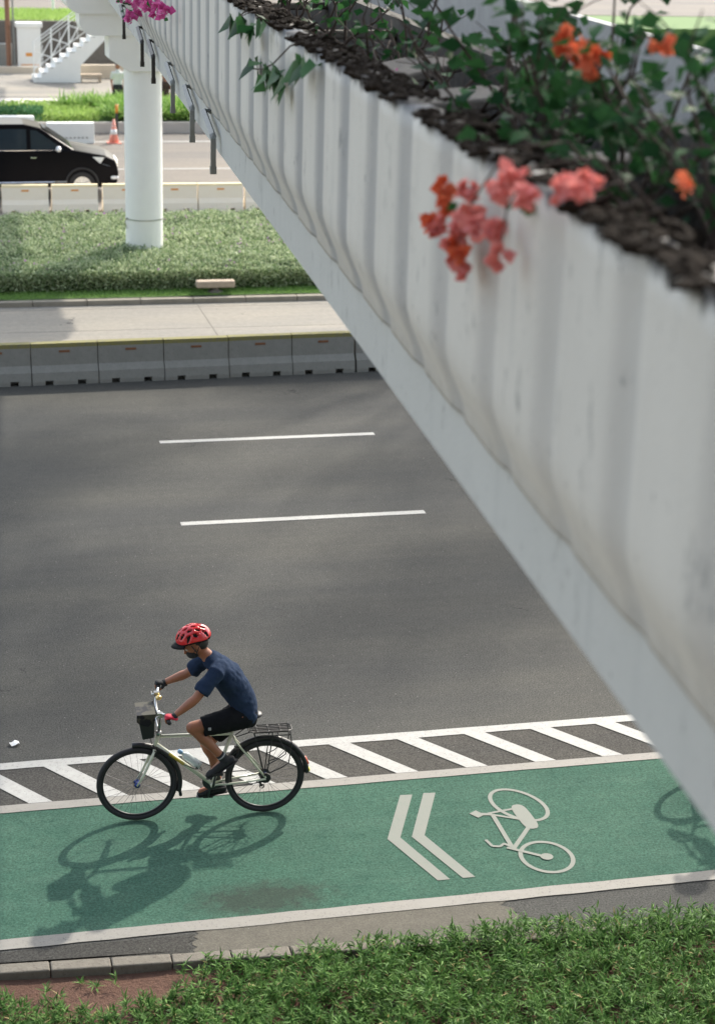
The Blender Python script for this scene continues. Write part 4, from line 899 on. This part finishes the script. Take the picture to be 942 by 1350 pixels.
# ================================================================== CAR
def make_car(label):
    c = thing('car', label, 'car')          # nose at u=0 pointing +x, body runs to -4.7; near side at y=0
    Wd = 1.8
    out = [(0.0, .42), (.03, .62), (0, .80), (-.06, .93), (-.28, 1.04), (-1.0, 1.17), (-1.15, 1.19), (-4.55, 1.15), (-4.68, .95), (-4.7, .5), (-4.62, .3), (-.08, .28)]
    lower = out
    mb = MB(); n_ = len(lower); secs = []
    for y, ins, dz in ((0.05, .10, .0), (.0, .02, .0), (.0, .0, 0), (.22, -.0, .02), (Wd-.22, 0, .02), (Wd, 0, 0), (Wd-.05, .10, 0)):
        pass
    rows = [(.06, .97, -.03), (0.0, 1.0, 0), (.3, 1.0, .02), (.9, 1.012, .035), (1.5, 1.0, .02), (1.8, 1.0, 0), (1.74, .97, -.03)]
    rows = [(.0, .985, -.01), (.05, .995, .01), (.35, 1.005, .02), (.9, 1.015, .03), (1.45, 1.005, .02), (1.75, .995, .01), (1.8, .985, -.01)]
    vs = []
    for y, k, dz in rows:
        for (u, z_) in lower: vs.append((-2.35+(u+2.35)*k, y, z_+(dz if z_ > .9 else 0)))
    fs = [tuple(range(n_))[::-1], tuple((len(rows)-1)*n_+i for i in range(n_))]
    for a in range(len(rows)-1):
        for i in range(n_): j = (i+1) % n_; fs.append((a*n_+i, a*n_+j, (a+1)*n_+j, (a+1)*n_+i))
    mb.add(vs, fs); body = mb.build('body', 'carblack', c, smooth=False, bevel=.03)
    # cabin
    lo = [(-1.08, 1.17), (-4.5, 1.15)]; hi = [(-1.92, 1.75), (-2.2, 1.80), (-4.1, 1.79), (-4.35, 1.70)]
    vs = []
    for y, s_ in ((.04, 1), (1.76, -1)): vs += [(-1.02, y, 1.165), (-4.55, y, 1.14)]
    for y in (.2, 1.6): vs += [(-1.85, y, 1.70), (-2.25, y, 1.795), (-4.05, y, 1.795), (-4.35, y, 1.70)]
    # near side: 0,1 low ; 4..7 high ; far: 2,3 low ; 8..11 high
    fs = [(0, 1, 7, 6, 5, 4), (2, 8, 9, 10, 11, 3), (0, 4, 8, 2), (4, 5, 9, 8), (5, 6, 10, 9), (6, 7, 11, 10), (7, 1, 3, 11), (0, 2, 3, 1)]
    mb = MB(); mb.add(vs, fs); mb.build('cabin', 'carblack', c, bevel=.04)
    def sidept(u, z_, near=True, d=.006):
        t = (z_-1.165)/(1.70-1.165); y = .04+.16*t-d; return (u, y if near else 1.8-y, z_)
    for near in (True, False):
        for poly in (((-1.30, 1.2), (-2.10, 1.2), (-2.10, 1.66), (-1.95, 1.645)), ((-2.2, 1.2), (-3.05, 1.2), (-3.05, 1.69), (-2.2, 1.68)), ((-3.15, 1.2), (-4.2, 1.2), (-4.1, 1.64), (-3.15, 1.69))):
            mb = MB(); mb.add([sidept(u, z_, near) for u, z_ in poly], [(0, 1, 2, 3)]); mb.build('window', 'glass', c).modifiers.new('s', 'SOLIDIFY').thickness = .004
        mb = MB(); mb.tube([sidept(-1.25, 1.185, near, .01), sidept(-4.2, 1.185, near, .01)], .008, 5); mb.build('window_trim', 'chrome', c)
        yy = -.006 if near else 1.806
        for u in (-2.0, -3.0): mb = MB(); mb.box(u-.12, u+.02, yy-.012, yy+.012, 1.0, 1.03); mb.build('door_handle', 'chrome', c, bevel=.005)
        mb = MB(); mb.tube([(-1.25, yy, .42), (-3.6, yy, .40)], .022, 6); mb.build('sill_strip', 'chrome', c)
        ym = -.14 if near else 1.94
        mb = MB(); mb.ell((-1.45, ym, 1.24), (.07, .12, .075)); mb.tube([(-1.45, ym, 1.2), (-1.4, .03 if near else 1.77, 1.17)], .02, 6); mr_ = mb.build('mirror', 'lamp', c, smooth=True)
        yl = -.012 if near else 1.812
        mb = MB(); mb.add([(-.62, yl+(.006 if near else -.006), 1.03), (-.35, yl, 1.02), (-.03, yl+(.10 if near else -.10), .90), (.0, yl+(.2 if near else -.2), .78), (-.2, yl, .80), (-.45, yl, .88)], [(0, 1, 2, 3, 4, 5)]); h_ = mb.build('headlight', 'lamp', c); h_.modifiers.new('s', 'SOLIDIFY').thickness = .03
        mb = MB(); mb.ell((-.1, .06 if near else 1.74, .52), (.13, .08, .07)); mb.build('fog_lamp', 'lamp', c, smooth=True)
        mb = MB(); mb.box(-4.69, -4.5, (-.01 if near else 1.6), (.2 if near else 1.81), .85, 1.12); mb.build('tail_lamp', 'taillamp', c, bevel=.02)
    mb = MB(); mb.add([(-1.10, .25, 1.2), (-1.10, 1.55, 1.2), (-1.80, 1.45, 1.68), (-1.80, .35, 1.68)], [(0, 1, 2, 3)]); ws = mb.build('windscreen', 'glass', c); ws.location = (.012, 0, .018); ws.modifiers.new('s', 'SOLIDIFY').thickness = .004
    mb = MB()
    for z_ in (.72, .79, .86): mb.box(-.02, .045, .45, 1.35, z_, z_+.025)
    mb.build('grille', 'chrome', c)
    for u in (-.88, -3.63):
        for y, s_ in ((.1, -1), (1.7, 1)):
            mb = MB(); mb.lathe([(.33, -.11*1), (.36, -.03), (.36, .03), (.33, .11)], (u, y, 0), 28, 'y'); pass
            mb = MB(); mb.lathe([(.22, -.11), (.315, -.11), (.335, -.08), (.335, .08), (.315, .11), (.22, .11)], (u, y, .335), 32, 'y'); wq = mb.build('wheel', 'rubber', c, smooth=False)
            mb = MB(); mb.lathe([(.215, -.02), (.215, .02)], (u, y+s_*.10, .335), 24, 'y')
            for k in range(10): a = 2*math.pi*k/10; mb.tube([(u+.04*math.cos(a), y+s_*.125, .335+.04*math.sin(a)), (u+.2*math.cos(a), y+s_*.125, .335+.2*math.sin(a))], .016, 5)
            mb.build('rim', 'alloy', wq)
            mb = MB(); mb.torus((u, y-s_*0+s_*.085, .36), .39, .03, n=20, m=6, a0=rad(0), a1=rad(180)); mb.build('wheel_arch', 'black', c, smooth=True)
    return c
car = make_car('black people carrier driving right on the far carriageway behind cream barriers')
car.location = (4.86, 46.15, .0)
car2 = copytree(car); car2.location = (.60, 94.5, 1.72); car2.rotation_euler = (0, 0, math.pi); car2['label'] = 'dark car on the upper road at the top left corner, mostly out of frame'
for o in (car, car2): o['group'] = 'cars'

# ================================================================== FAR SIDE OBJECTS
def cone(x, y, label):
    c = thing('traffic_cone', label, 'traffic cone', (x, y, .0))
    mb = MB(); mb.box(-.2, .2, -.2, .2, 0, .03); mb.build('base', 'conered', c)
    mb = MB(); mb.lathe([(.15, .03), (.085, .35), (.03, .7)], n=18); k = mb.build('cone_body', 'conered', c, smooth=True)
    mb = MB(); mb.lathe([(.112, .26), (.079, .41)], n=18); mb.build('white_band', 'conewhite', k, smooth=True); mb = MB(); mb.lathe([(.062, .50), (.047, .58)], n=18); mb.build('white_band', 'conewhite', k, smooth=True)
cone(5.78, 55.9, 'faded orange traffic cone with white bands on the far roadside')
p_ = thing('bollard', 'slim dark bollard with an orange top beside the traffic cone', 'bollard', (6.03, 57.4, 0)); mb = MB(); mb.tube([(0, 0, 0), (0, 0, .7)], .04, 10); mb.build('post', 'pipe_dark', p_); mb = MB(); mb.tube([(0, 0, .702), (0, 0, .95)], .05, 10); mb.build('cap', 'orange', p_, smooth=True)
for x0, x1, y, lab in ((3.82, 5.2, 55.8, 'large white water-filled block standing beyond the bonnet of the black car'), (2.1, 3.55, 57.3, 'white block half hidden behind the black car roof')):
    c = thing('white_barrier', lab, 'barrier', (x0, y, 0), group='white blocks on the far roadside'); L_ = x1-x0
    mb = MB(); mb.prism([(0, .0), (.02, .14), (.03, .6), (.37, .6), (.38, .14), (.4, .0)], 'x', 0, L_); q_ = mb.build('shell', 'white', c, bevel=.02)
    mb = MB(); [mb.box(.05+.12*i, .11+.12*i, -.004+.012, .03, .16, .185) for i in range(int((L_-.1)/.12))]; mb.build('rib_line', 'slab', q_)
# low box on a stand at the hedge foot
c = thing('ground_box', 'weathered pale box on a short stand at the front of the median hedge', 'box', (5.48, 34.72, .12))
mb = MB(); mb.box(-.37, .37, -.11, .11, .10, .23); mb.build('box_body', 'wood', c, bevel=.02)
mb = MB(); mb.lathe([(.16, 0), (.15, .03), (.08, .05), (.08, .105)], n=14); mb.build('stand', 'slab', c)
# stairs
st_ = thing('staircase', 'white concrete staircase climbing right behind the white pier', 'staircase', (4.48, 71.6, .06))
mb = MB(); N_ = 11; run, rise = .262, .19; poly = [(0, 0)]
for k in range(N_): poly += [(k*run, (k+1)*rise), ((k+1)*run, (k+1)*rise)]
poly += [(N_*run, N_*rise-.28), (1.72, .62), (1.72, 0)]
mb.prism(poly, 'y', 0, 1.4); mb.build('flight', 'white', st_)
mb = MB()
for k in range(N_): mb.box(k*run+.06, k*run+.19, -.006, -.001, (k+1)*rise-.045, (k+1)*rise-.03)
mb.build('nosing', 'pipe', st_)
mb = MB(); dz = rise/run
def rp(u, h): return (u, 1.36, u*dz+h)
for h in (.18, .95, 1.1, 1.22): mb.tube([rp(.05, h+.1), rp(2.85, h+.1)], .022 if h > 1 else .018, 6)
for u in (.08, .75, 1.42, 2.1, 2.8): mb.tube([rp(u, .0), rp(u, 1.32)], .03, 6)
for a in (.08, .75, 1.42, 2.1): mb.tube([rp(a, .95), rp(a+.67, .25)], .022, 5); mb.tube([rp(a, .25), rp(a+.67, .95)], .022, 5); mb.tube([rp(a+.33, .2), rp(a+.33, .95)], .014, 5)
for h in (1.05,): mb.tube([(.0, .06, h-.2), (.0, .06, 0)], .025, 6)
mb.build('railing', 'white', st_)
mb = MB(); mb.box(0, .9, 0, .5, 0, 1.65); cb = thing('utility_cabinet', 'tall pale utility cabinet with overhanging top left of the stairs', 'cabinet', (4.15, 76.0, .05)); mb.build('cabinet_body', 'white', cb)
mb = MB(); mb.box(-.07, .97, -.06, .56, 1.652, 1.83); mb.build('cabinet_top', 'white', cb, bevel=.02); mb = MB(); mb.box(.3, .55, -.008, -.002, .55, .68); mb.box(.1, .8, -.008, -.002, .2, .24); mb.build('sticker', 'orange', cb)
mb = MB(); mb.tube([(3.80, 76.2, .0), (3.78, 76.2, 3.5)], .10, 10); o = mb.build('pole', 'rust'); tag(o, 'thick brown utility pole at the far left beside the cabinet', 'pole')
mb = MB(); mb.tube([(4.02, 76.0, .0), (3.98, 76.0, 3.6)], .035, 8); o = mb.build('conduit_pole', 'pipe'); tag(o, 'thin grey pole standing close beside the brown utility pole', 'pole')
mb = MB(); mb.tube([(6.15, 84.0, 1.70), (6.15, 84.0, 5.0)], .06, 8); o = mb.build('thin_pole', 'white'); tag(o, 'slim white pole on the raised bank above the stairs', 'pole')
mb = MB(); mb.box(-5, 15, 78.3, 78.55, 0, 1.78); o = mb.build('retaining_wall', 'darkwall'); tag(o, 'dark retaining wall behind the stairs and cabinet', 'wall')
mb = MB(); mb.box(3.2, 4.0, 77.3, 77.9, 0.05, .95); o = mb.build('metal_box', 'pipe', bevel=.02); tag(o, 'squat grey metal box against the dark wall at the left edge', 'box')
mb = MB(); mb.box(6.3, 9.5, 75.0, 75.2, 0, 2.0); o = mb.build('wall_panel', 'slab'); tag(o, 'grey brown wall panel under the upper flight of stairs', 'wall')
mb = MB(); mb.box(6.2, 10, 73.2, 73.5, 0, .55); o = mb.build('low_wall', 'beige'); tag(o, 'low beige wall right of the staircase foot', 'wall')
c = thing('bench', 'low wooden bench at the right foot of the white stairs', 'bench', (6.15, 71.7, .05)); mb = MB(); mb.box(0, .85, 0, .4, .2, .3); mb.build('seat', 'wood', c); 
for a, b_ in ((.02, .1), (.75, .83)): mb = MB(); mb.box(a, b_, .03, .37, 0, .2); mb.build('leg', 'wood', c)
mb = MB(); mb.box(3.0, 4.9, 74.9, 75.1, 0, .3); o = mb.build('step_kerb', 'beige'); tag(o, 'low beige kerb in front of the utility cabinet', 'kerb')

def small_person(label, x, y, z0, top, bottom, seated=False, skirt=True):
    r = thing('person', label, 'person', (x, y, z0)); b = MB(); q = 1.0
    if not seated:
        for s_ in (-1, 1):
            b.caps([(s_*.08, 0, .86), (s_*.085, -.02, .48), (s_*.08, .02, .08)], [.08, .055, .038], 10); b.caps([(s_*.08, .03, .04), (s_*.08, -.10, .03)], [.035, .03], 8)
            b.caps([(s_*.17, 0, 1.34), (s_*.21, .02, 1.08), (s_*.19, -.06, .86)], [.045, .036, .026], 8)
            for k in range(5): b.caps([(s_*.19+(k-2)*.014, -.065, .84), (s_*.19+(k-2)*.015, -.075, .80-.01*(2-abs(k-2)))], .008, 5)
        b.caps([(0, 0, .9), (0, 0, 1.1), (0, 0, 1.32), (0, 0, 1.42)], [(.14, .1), (.12, .09), (.16, .1), (.07, .06)], 14, side=(1, 0, 0)); H0 = 1.55
    else:
        for s_ in (-1, 1):
            b.caps([(s_*.09, 0, .5), (s_*.11, -.4, .5), (s_*.11, -.4, .08)], [.085, .06, .04], 10); b.caps([(s_*.11, -.4, .04), (s_*.11, -.52, .03)], [.035, .03], 8)
            b.caps([(s_*.17, 0, .93), (s_*.22, -.12, .72), (s_*.12, -.34, .62)], [.045, .036, .026], 8)
            for k in range(5): b.caps([(s_*.12+(k-2)*.014, -.36, .61), (s_*.12+(k-2)*.015, -.41, .59)], .008, 5)
        b.caps([(0, 0, .5), (0, 0, .75), (0, -.02, .95), (0, -.03, 1.03)], [(.15, .11), (.13, .1), (.17, .1), (.07, .06)], 14, side=(1, 0, 0)); H0 = 1.18
    b.caps([(0, 0, H0-.16), (0, -.01, H0-.05)], .05, 10); b.ell((0, -.01, H0), (.075, .092, .11)); b.ell((0, -.105, H0-.02), (.012, .016, .02), 8, 6)
    for s_ in (-1, 1): b.ell((s_*.077, 0, H0-.01), (.008, .018, .028), 8, 6)
    organic(b, 'body', 'skin', r, .012, 2)
    b = MB(); b.ell((0, .015, H0+.02), (.085, .095, .105)); b.ell((0, .07, H0-.08), (.06, .05, .11)); b.build('hair', 'hair', r, smooth=True)
    b = MB(); b.caps([(0, 0, H0-.62), (0, 0, H0-.4), (0, -.01, H0-.22), (0, -.01, H0-.16)], [(.155, .115), (.145, .11), (.185, .12), (.09, .08)], 16, side=(1, 0, 0))
    for s_ in (-1, 1): b.caps([(s_*.16, 0, H0-.22), (s_*.2, 0, H0-.38)], [.062, .055], 10)
    organic(b, 'blouse', top, r, .012, 2)
    b = MB()
    if not seated: b.tube([(0, 0, .98), (0, .01, .75), (0, .03, .42)], [(.15, .12), (.19, .15), (.21, .17)], 16, side=(1, 0, 0))
    else:
        b.caps([(0, 0, .5), (0, 0, .62)], [(.18, .14), (.165, .125)], 14, side=(1, 0, 0))
        for s_ in (-1, 1): b.caps([(s_*.09, 0, .5), (s_*.11, -.4, .5), (s_*.11, -.4, .2)], [.1, .078, .06], 12)
    organic(b, 'skirt' if not seated else 'trousers', bottom, r, .012, 2)
small_person('pedestrian in a white top and long black skirt behind the plants left of the pier', 6.62, 62.5, .03, 'cloth_white', 'blackcloth')
small_person('seated person in dark brown clothes right of the pier, half hidden by plants', 8.22, 62.9, .03, 'brown', 'brown', True)
mb = MB(); mb.box(7.7, 8.8, 62.75, 63.2, .03, .42); o = mb.build('stone_seat', 'beige', bevel=.02); tag(o, 'low stone seat under the seated person in brown', 'seat')

# litter on the carriageway
mb = MB(); q = []
for i in range(9): a = 2*math.pi*i/9; rr = .05*(1+.35*mnoise.noise(Vector((i*1.3, 2, 0)))); q.append((rr*math.cos(a), rr*math.sin(a)*.9, .01+.012*((i*7) % 3)))
q.append((0, 0, .03)); mb.add(q, [(i, (i+1) % 9, 9) for i in range(9)]); o = mb.build('paper_scrap', 'paper'); o.location = (.64, 15.98, .002); tag(o, 'crumpled scrap of white paper by the hatched line at the left edge', 'litter')

# ================================================================== BOUGAINVILLEA
def inb(y, o, z): return Vector((bxy(y, o), y, z))
def bract_cluster(mb_list, c, r, k, size):
    for _ in range(k):
        d = rng.normal(size=3); d /= np.linalg.norm(d); p = np.array(c)+d*r*rng.random()**.4
        for j in range(3):
            dd = d+rng.normal(size=3)*.75; mb_list[0].append(p); mb_list[1].append(dd); mb_list[2].append(rng.normal(size=3)); mb_list[3].append(size*rng.uniform(.8, 1.2))
def bush(label, base, stems, leafn, flowers, fmat, spread, height, leafsize=.06, name='bougainvillea', thick=.012, lean=(0, 0, 0), trailing=None):
    t = thing(name, label, 'shrub', base, group='bougainvillea growing in the bridge planter'); B0 = Vector(base)
    br = MB(); tips = []
    for k in range(stems):
        a = random.uniform(0, 6.283); p = Vector((random.uniform(-.08, .08), random.uniform(-.15, .15), -.05)); pts = [p.copy()]; d = Vector((math.cos(a)*.35+lean[0], math.sin(a)*.5+lean[1], 1+lean[2])).normalized()
        n_ = random.randint(5, 8); sl = height/n_*random.uniform(.75, 1.15)
        for i in range(n_):
            d = (d+Vector((random.gauss(0, .22), random.gauss(0, .25), random.gauss(-.02, .12)))*1.0+Vector((lean[0], lean[1], 0))*.1).normalized(); p = p+d*sl
            if abs(p.x) > spread: p.x = math.copysign(spread, p.x)
            pts.append(p.copy())
            if i > 1:
                tips.append((p.copy(), d.copy()))
                if random.random() < .75:
                    e = (d+Vector((random.gauss(0, .8), random.gauss(0, .8), random.gauss(.1, .4)))).normalized(); q = [p+e*x for x in (0, .09, .2)]; q[2].z -= .02; br.tube(q, [thick*.35, thick*.25, thick*.15], 4); tips.append((q[1], e)); tips.append((q[2], e))
        br.tube(pts, [thick*(1-.75*i/len(pts)) for i in range(len(pts))], 6)
    if trailing:
        for path in trailing:
            pts = [Vector(x)-B0 for x in path]; br.tube(pts, [.005*(1-.5*i/len(pts)) for i in range(len(pts))], 5)
            for i in range(len(pts)-1): tips.append((pts[i].lerp(pts[i+1], .6), (pts[i+1]-pts[i]).normalized())) if i > 1 else None
    br.build('branches', 'twig', t, smooth=True)
    P = []; D = []; Sd = []; L = []
    for _ in range(leafn):
        p, d = random.choice(tips); P.append(p+Vector((random.gauss(0, .035),)*1+(random.gauss(0, .05), random.gauss(0, .035)))); D.append((random.gauss(0, 1), random.gauss(0, 1), random.gauss(-.2, .5))); Sd.append(rng.normal(size=3)); L.append(random.uniform(.7, 1.25)*leafsize)
    if leafn: L = np.array(L); leaves('leaves', P, D, Sd, L, L*.68, 'bougleaf', t, .12, .42)
    for c, r, k, size, fm in flowers:
        ls = [[], [], [], []]; bract_cluster(ls, Vector(c)-B0, r, k, size); L = np.array(ls[3]); leaves('flowers', ls[0], ls[1], ls[2], L, L*1.05, fm, t, .12, .5)
    return t
# a cluster given by pixel-free metric places: (y along bridge, offset from face, z)
fl = lambda y, o, z, r, k, s, m_: (tuple(inb(y, o, z)), r, k, s, m_)

coral = [fl(y, -.20, z, .018, 10, .037, 'coral') for y, z in ((6.07, 6.682), (5.63, 6.874), (5.67, 6.768), (5.8, 6.669), (5.71, 6.6), (5.5, 6.773), (5.29, 6.8), (5.19, 6.741), (5.11, 7.009), (5.23, 6.935), (4.96, 6.958), (5.72, 6.72), (5.76, 6.635), (5.17, 6.97), (5.58, 6.80))]
coral += [fl(y, -.20, z, .017, 9, .037, 'scarlet') for y, z in ((5.97, 6.814), (5.92, 6.78), (6.18, 6.658), (6.1, 6.665), (5.78, 6.697), (5.69, 6.654))]
coral += [fl(y, -.11, z, .020, 10, .038, 'coral') for y, z in ((4.87, 6.989), (4.69, 7.038), (4.78, 7.012), (4.84, 7.005))]
bush('nearest bougainvillea, its coral blooms hanging over the fluted planter wall', tuple(inb(5.5, .35, 6.74)), 5, 55, coral, None, .40, .30, .06,
     trailing=[[inb(5.5, .3, 6.8), inb(5.4, .05, 7.05), inb(5.35, -.15, 7.04), inb(5.5, -.19, 6.9), inb(5.7, -.2, 6.76), inb(5.75, -.2, 6.62)],
               [inb(5.2, .3, 6.8), inb(5.1, .05, 7.05), inb(5.05, -.16, 7.03), inb(5.15, -.2, 6.9), inb(5.2, -.2, 6.76)], [inb(4.9, .3, 6.8), inb(4.8, .05, 7.03), inb(4.78, -.1, 7.0)]])
bush('bougainvillea with scarlet blooms standing highest at the upper right', tuple(inb(6.3, .48, 6.6)), 12, 300,
     [fl(6.16, .25, 7.29, .024, 7, .05, 'scarlet'), fl(5.95, .25, 7.26, .028, 8, .05, 'scarlet'), fl(5.80, .25, 7.25, .024, 8, .05, 'scarlet'), fl(5.33, .3, 7.35, .016, 5, .04, 'scarlet')], None, .40, .9, .085)
bush('leafy bougainvillea at the upper right corner behind the planter rim', tuple(inb(5.35, .62, 6.6)), 12, 330, [fl(4.91, .25, 7.0, .02, 3, .045, 'scarlet')], None, .34, .95, .075)
bush('small sprig of green leaves on the planter rim above the coral blooms', tuple(inb(6.5, .12, 6.86)), 2, 14, [], None, .1, .12, .07, thick=.006)
bush('dense leafy bougainvillea in the middle of the planter, left of the scarlet one', tuple(inb(7.4, .5, 6.6)), 13, 260, [], None, .38, .85, .09)
bush('bare-stemmed bougainvillea with a few leaves near the big slab', tuple(inb(8.7, .5, 6.6)), 12, 50, [fl(9.71, .4, 6.82, .02, 3, .05, 'magenta')], None, .35, .7, .07)
bush('thicket of bare brown bougainvillea stems at the top of the photo', tuple(inb(10.2, .5, 6.6)), 16, 60, [], None, .35, .65, .075)
bush('bougainvillea with green leaves standing behind the hanging spray of leaves', tuple(inb(11.8, .4, 6.75)), 7, 90, [], None, .35, .5, .08,
     trailing=[[inb(11.6, .3, 6.8), inb(11.6, .05, 7.0), inb(11.7, -.15, 6.97), inb(12.2, -.17, 6.9)]])
hang = thing('hanging_spray', 'spray of broad dark green leaves hanging in front of the flutes', 'foliage', tuple(inb(10.6, -.17, 6.72)))
ls = [[], [], []]; mb = MB(); LL = []
Bh = inb(10.6, -.17, 6.72)
mb.tube([inb(9.9, .05, 7.0)-Bh, inb(9.88, -.16, 6.93)-Bh, inb(10.47, -.17, 6.78)-Bh, inb(10.96, -.17, 6.70)-Bh, inb(11.5, -.17, 6.65)-Bh], .005, 5); mb.tube([inb(12.0, .05, 7.0)-Bh, inb(12.0, -.15, 6.95)-Bh, inb(12.3, -.17, 6.88)-Bh], .005, 5); mb.build('twig', 'twig', hang, smooth=True)
for y, z in ((10.96, 6.684), (10.4, 6.721), (10.09, 6.721), (10.72, 6.675), (9.34, 6.889), (9.4, 6.87), (11.51, 6.65), (12.34, 6.882), (11.34, 6.9), (12.0, 6.875), (10.98, 6.95), (10.6, 6.7), (10.25, 6.73)):
    for _ in range(3):
        ls[0].append(inb(y, -.18, z+.04)-Bh+Vector((random.gauss(0, .01), random.gauss(0, .07), random.gauss(0, .015)))); ls[1].append((random.gauss(-.1, .2), random.gauss(0, .7), random.gauss(-.8, .3))); ls[2].append((random.gauss(-.15, .1), 1, random.gauss(0, .3))); LL.append(random.uniform(.12, .18))
LL = np.array(LL); leaves('leaves', ls[0], ls[1], ls[2], LL, LL*.85, 'bougleaf', hang, .06, .4)
mag = [fl(y, -.26, z, .05, 8, .07, 'magenta') for y, z in ((21.96, 6.35), (21.0, 6.42), (19.3, 6.5), (18.61, 6.54), (18.0, 6.52), (17.16, 6.586), (21.72, 6.16), (24.4, 6.24), (21.4, 6.28))]
bush('magenta bougainvillea trailing over the bridge edge above the white pier', tuple(inb(20.4, .4, 6.75)), 6, 60, mag, None, .38, .45, .09,
     trailing=[[inb(20.4, .2, 6.9), inb(20.4, -.1, 7.0), inb(20.6, -.25, 6.8), inb(21.2, -.26, 6.45), inb(21.7, -.26, 6.2)], [inb(20.2, .2, 6.9), inb(19.6, -.1, 7.0), inb(18.9, -.25, 6.75), inb(18.0, -.26, 6.55), inb(17.2, -.26, 6.55)],
               [inb(21.5, .2, 6.9), inb(22.2, -.1, 7.0), inb(22.7, -.26, 6.5), inb(24.2, -.26, 6.25), inb(22.9, -.26, 6.2), inb(20.2, -.26, 6.3)]])
for (y, lab) in ((14.0, 'low bougainvillea bush at the top edge, left of the stem thicket'), (16.5, 'far low bougainvillea bush at the top edge of the bridge planter')):
    bush(lab, tuple(inb(y, .45, 6.75)), 7, 90, [], None, .38, .45, .08)

# ================================================================== ADDED TREES (unseen, put in to dapple the road and shade the planter)
def tree(x, y, h, cr, label, seed, dens=6500):
    random.seed(seed); g_ = np.random.default_rng(seed)
    t = thing('added_tree', label, 'tree', (x, y, .1), group='unseen trees added to shade the road and planter'); mb = MB()
    mb.tube([(0, 0, 0), (.1, .05, h*.25), (-.05, .1, h*.5)], [.28, .2, .16], 12)
    cl = []
    for k in range(13):
        a = 2*math.pi*k/13+random.uniform(-.3, .3); R_ = cr*random.uniform(.35, .95); z = h*random.uniform(.68, 1.0)
        e = Vector((R_*math.cos(a), R_*math.sin(a), z)); mb.tube([(-.05, .1, h*.5), (e.x*.4, e.y*.4, h*.5+(z-h*.5)*.6), e], [.07, .035, .012], 6); cl.append(e)
    mb.build('trunk', 'bark', t, smooth=True)
    P = []
    for e in cl: P.append(np.array(e)+g_.normal(size=(dens//13, 3))*np.array([cr*.155, cr*.155, .5]))
    P = np.vstack(P); k = len(P); L = g_.uniform(.14, .26, k)
    leaves('crown', P, rdir(k, .1), g_.normal(size=(k, 3)), L, L*.6, 'treeleaf', t)
tree(18.5, 41.0, 20.5, 5.2, 'tall unseen median tree added to shade the left of the road', 3, 10500)
tree(8.4, 12.3, 15.5, 4.8, 'unseen roadside tree added on the right to shade the bridge planter', 11, 30000)
tree(26.0, 41.2, 20.5, 5.4, 'tall unseen median tree added farther right to shade the middle of the road', 4, 10500)
tree(34.5, 41.0, 20.0, 5.2, 'tall unseen median tree added farthest right for its shade, beyond the bridge', 6, 10500)
random.seed(1)
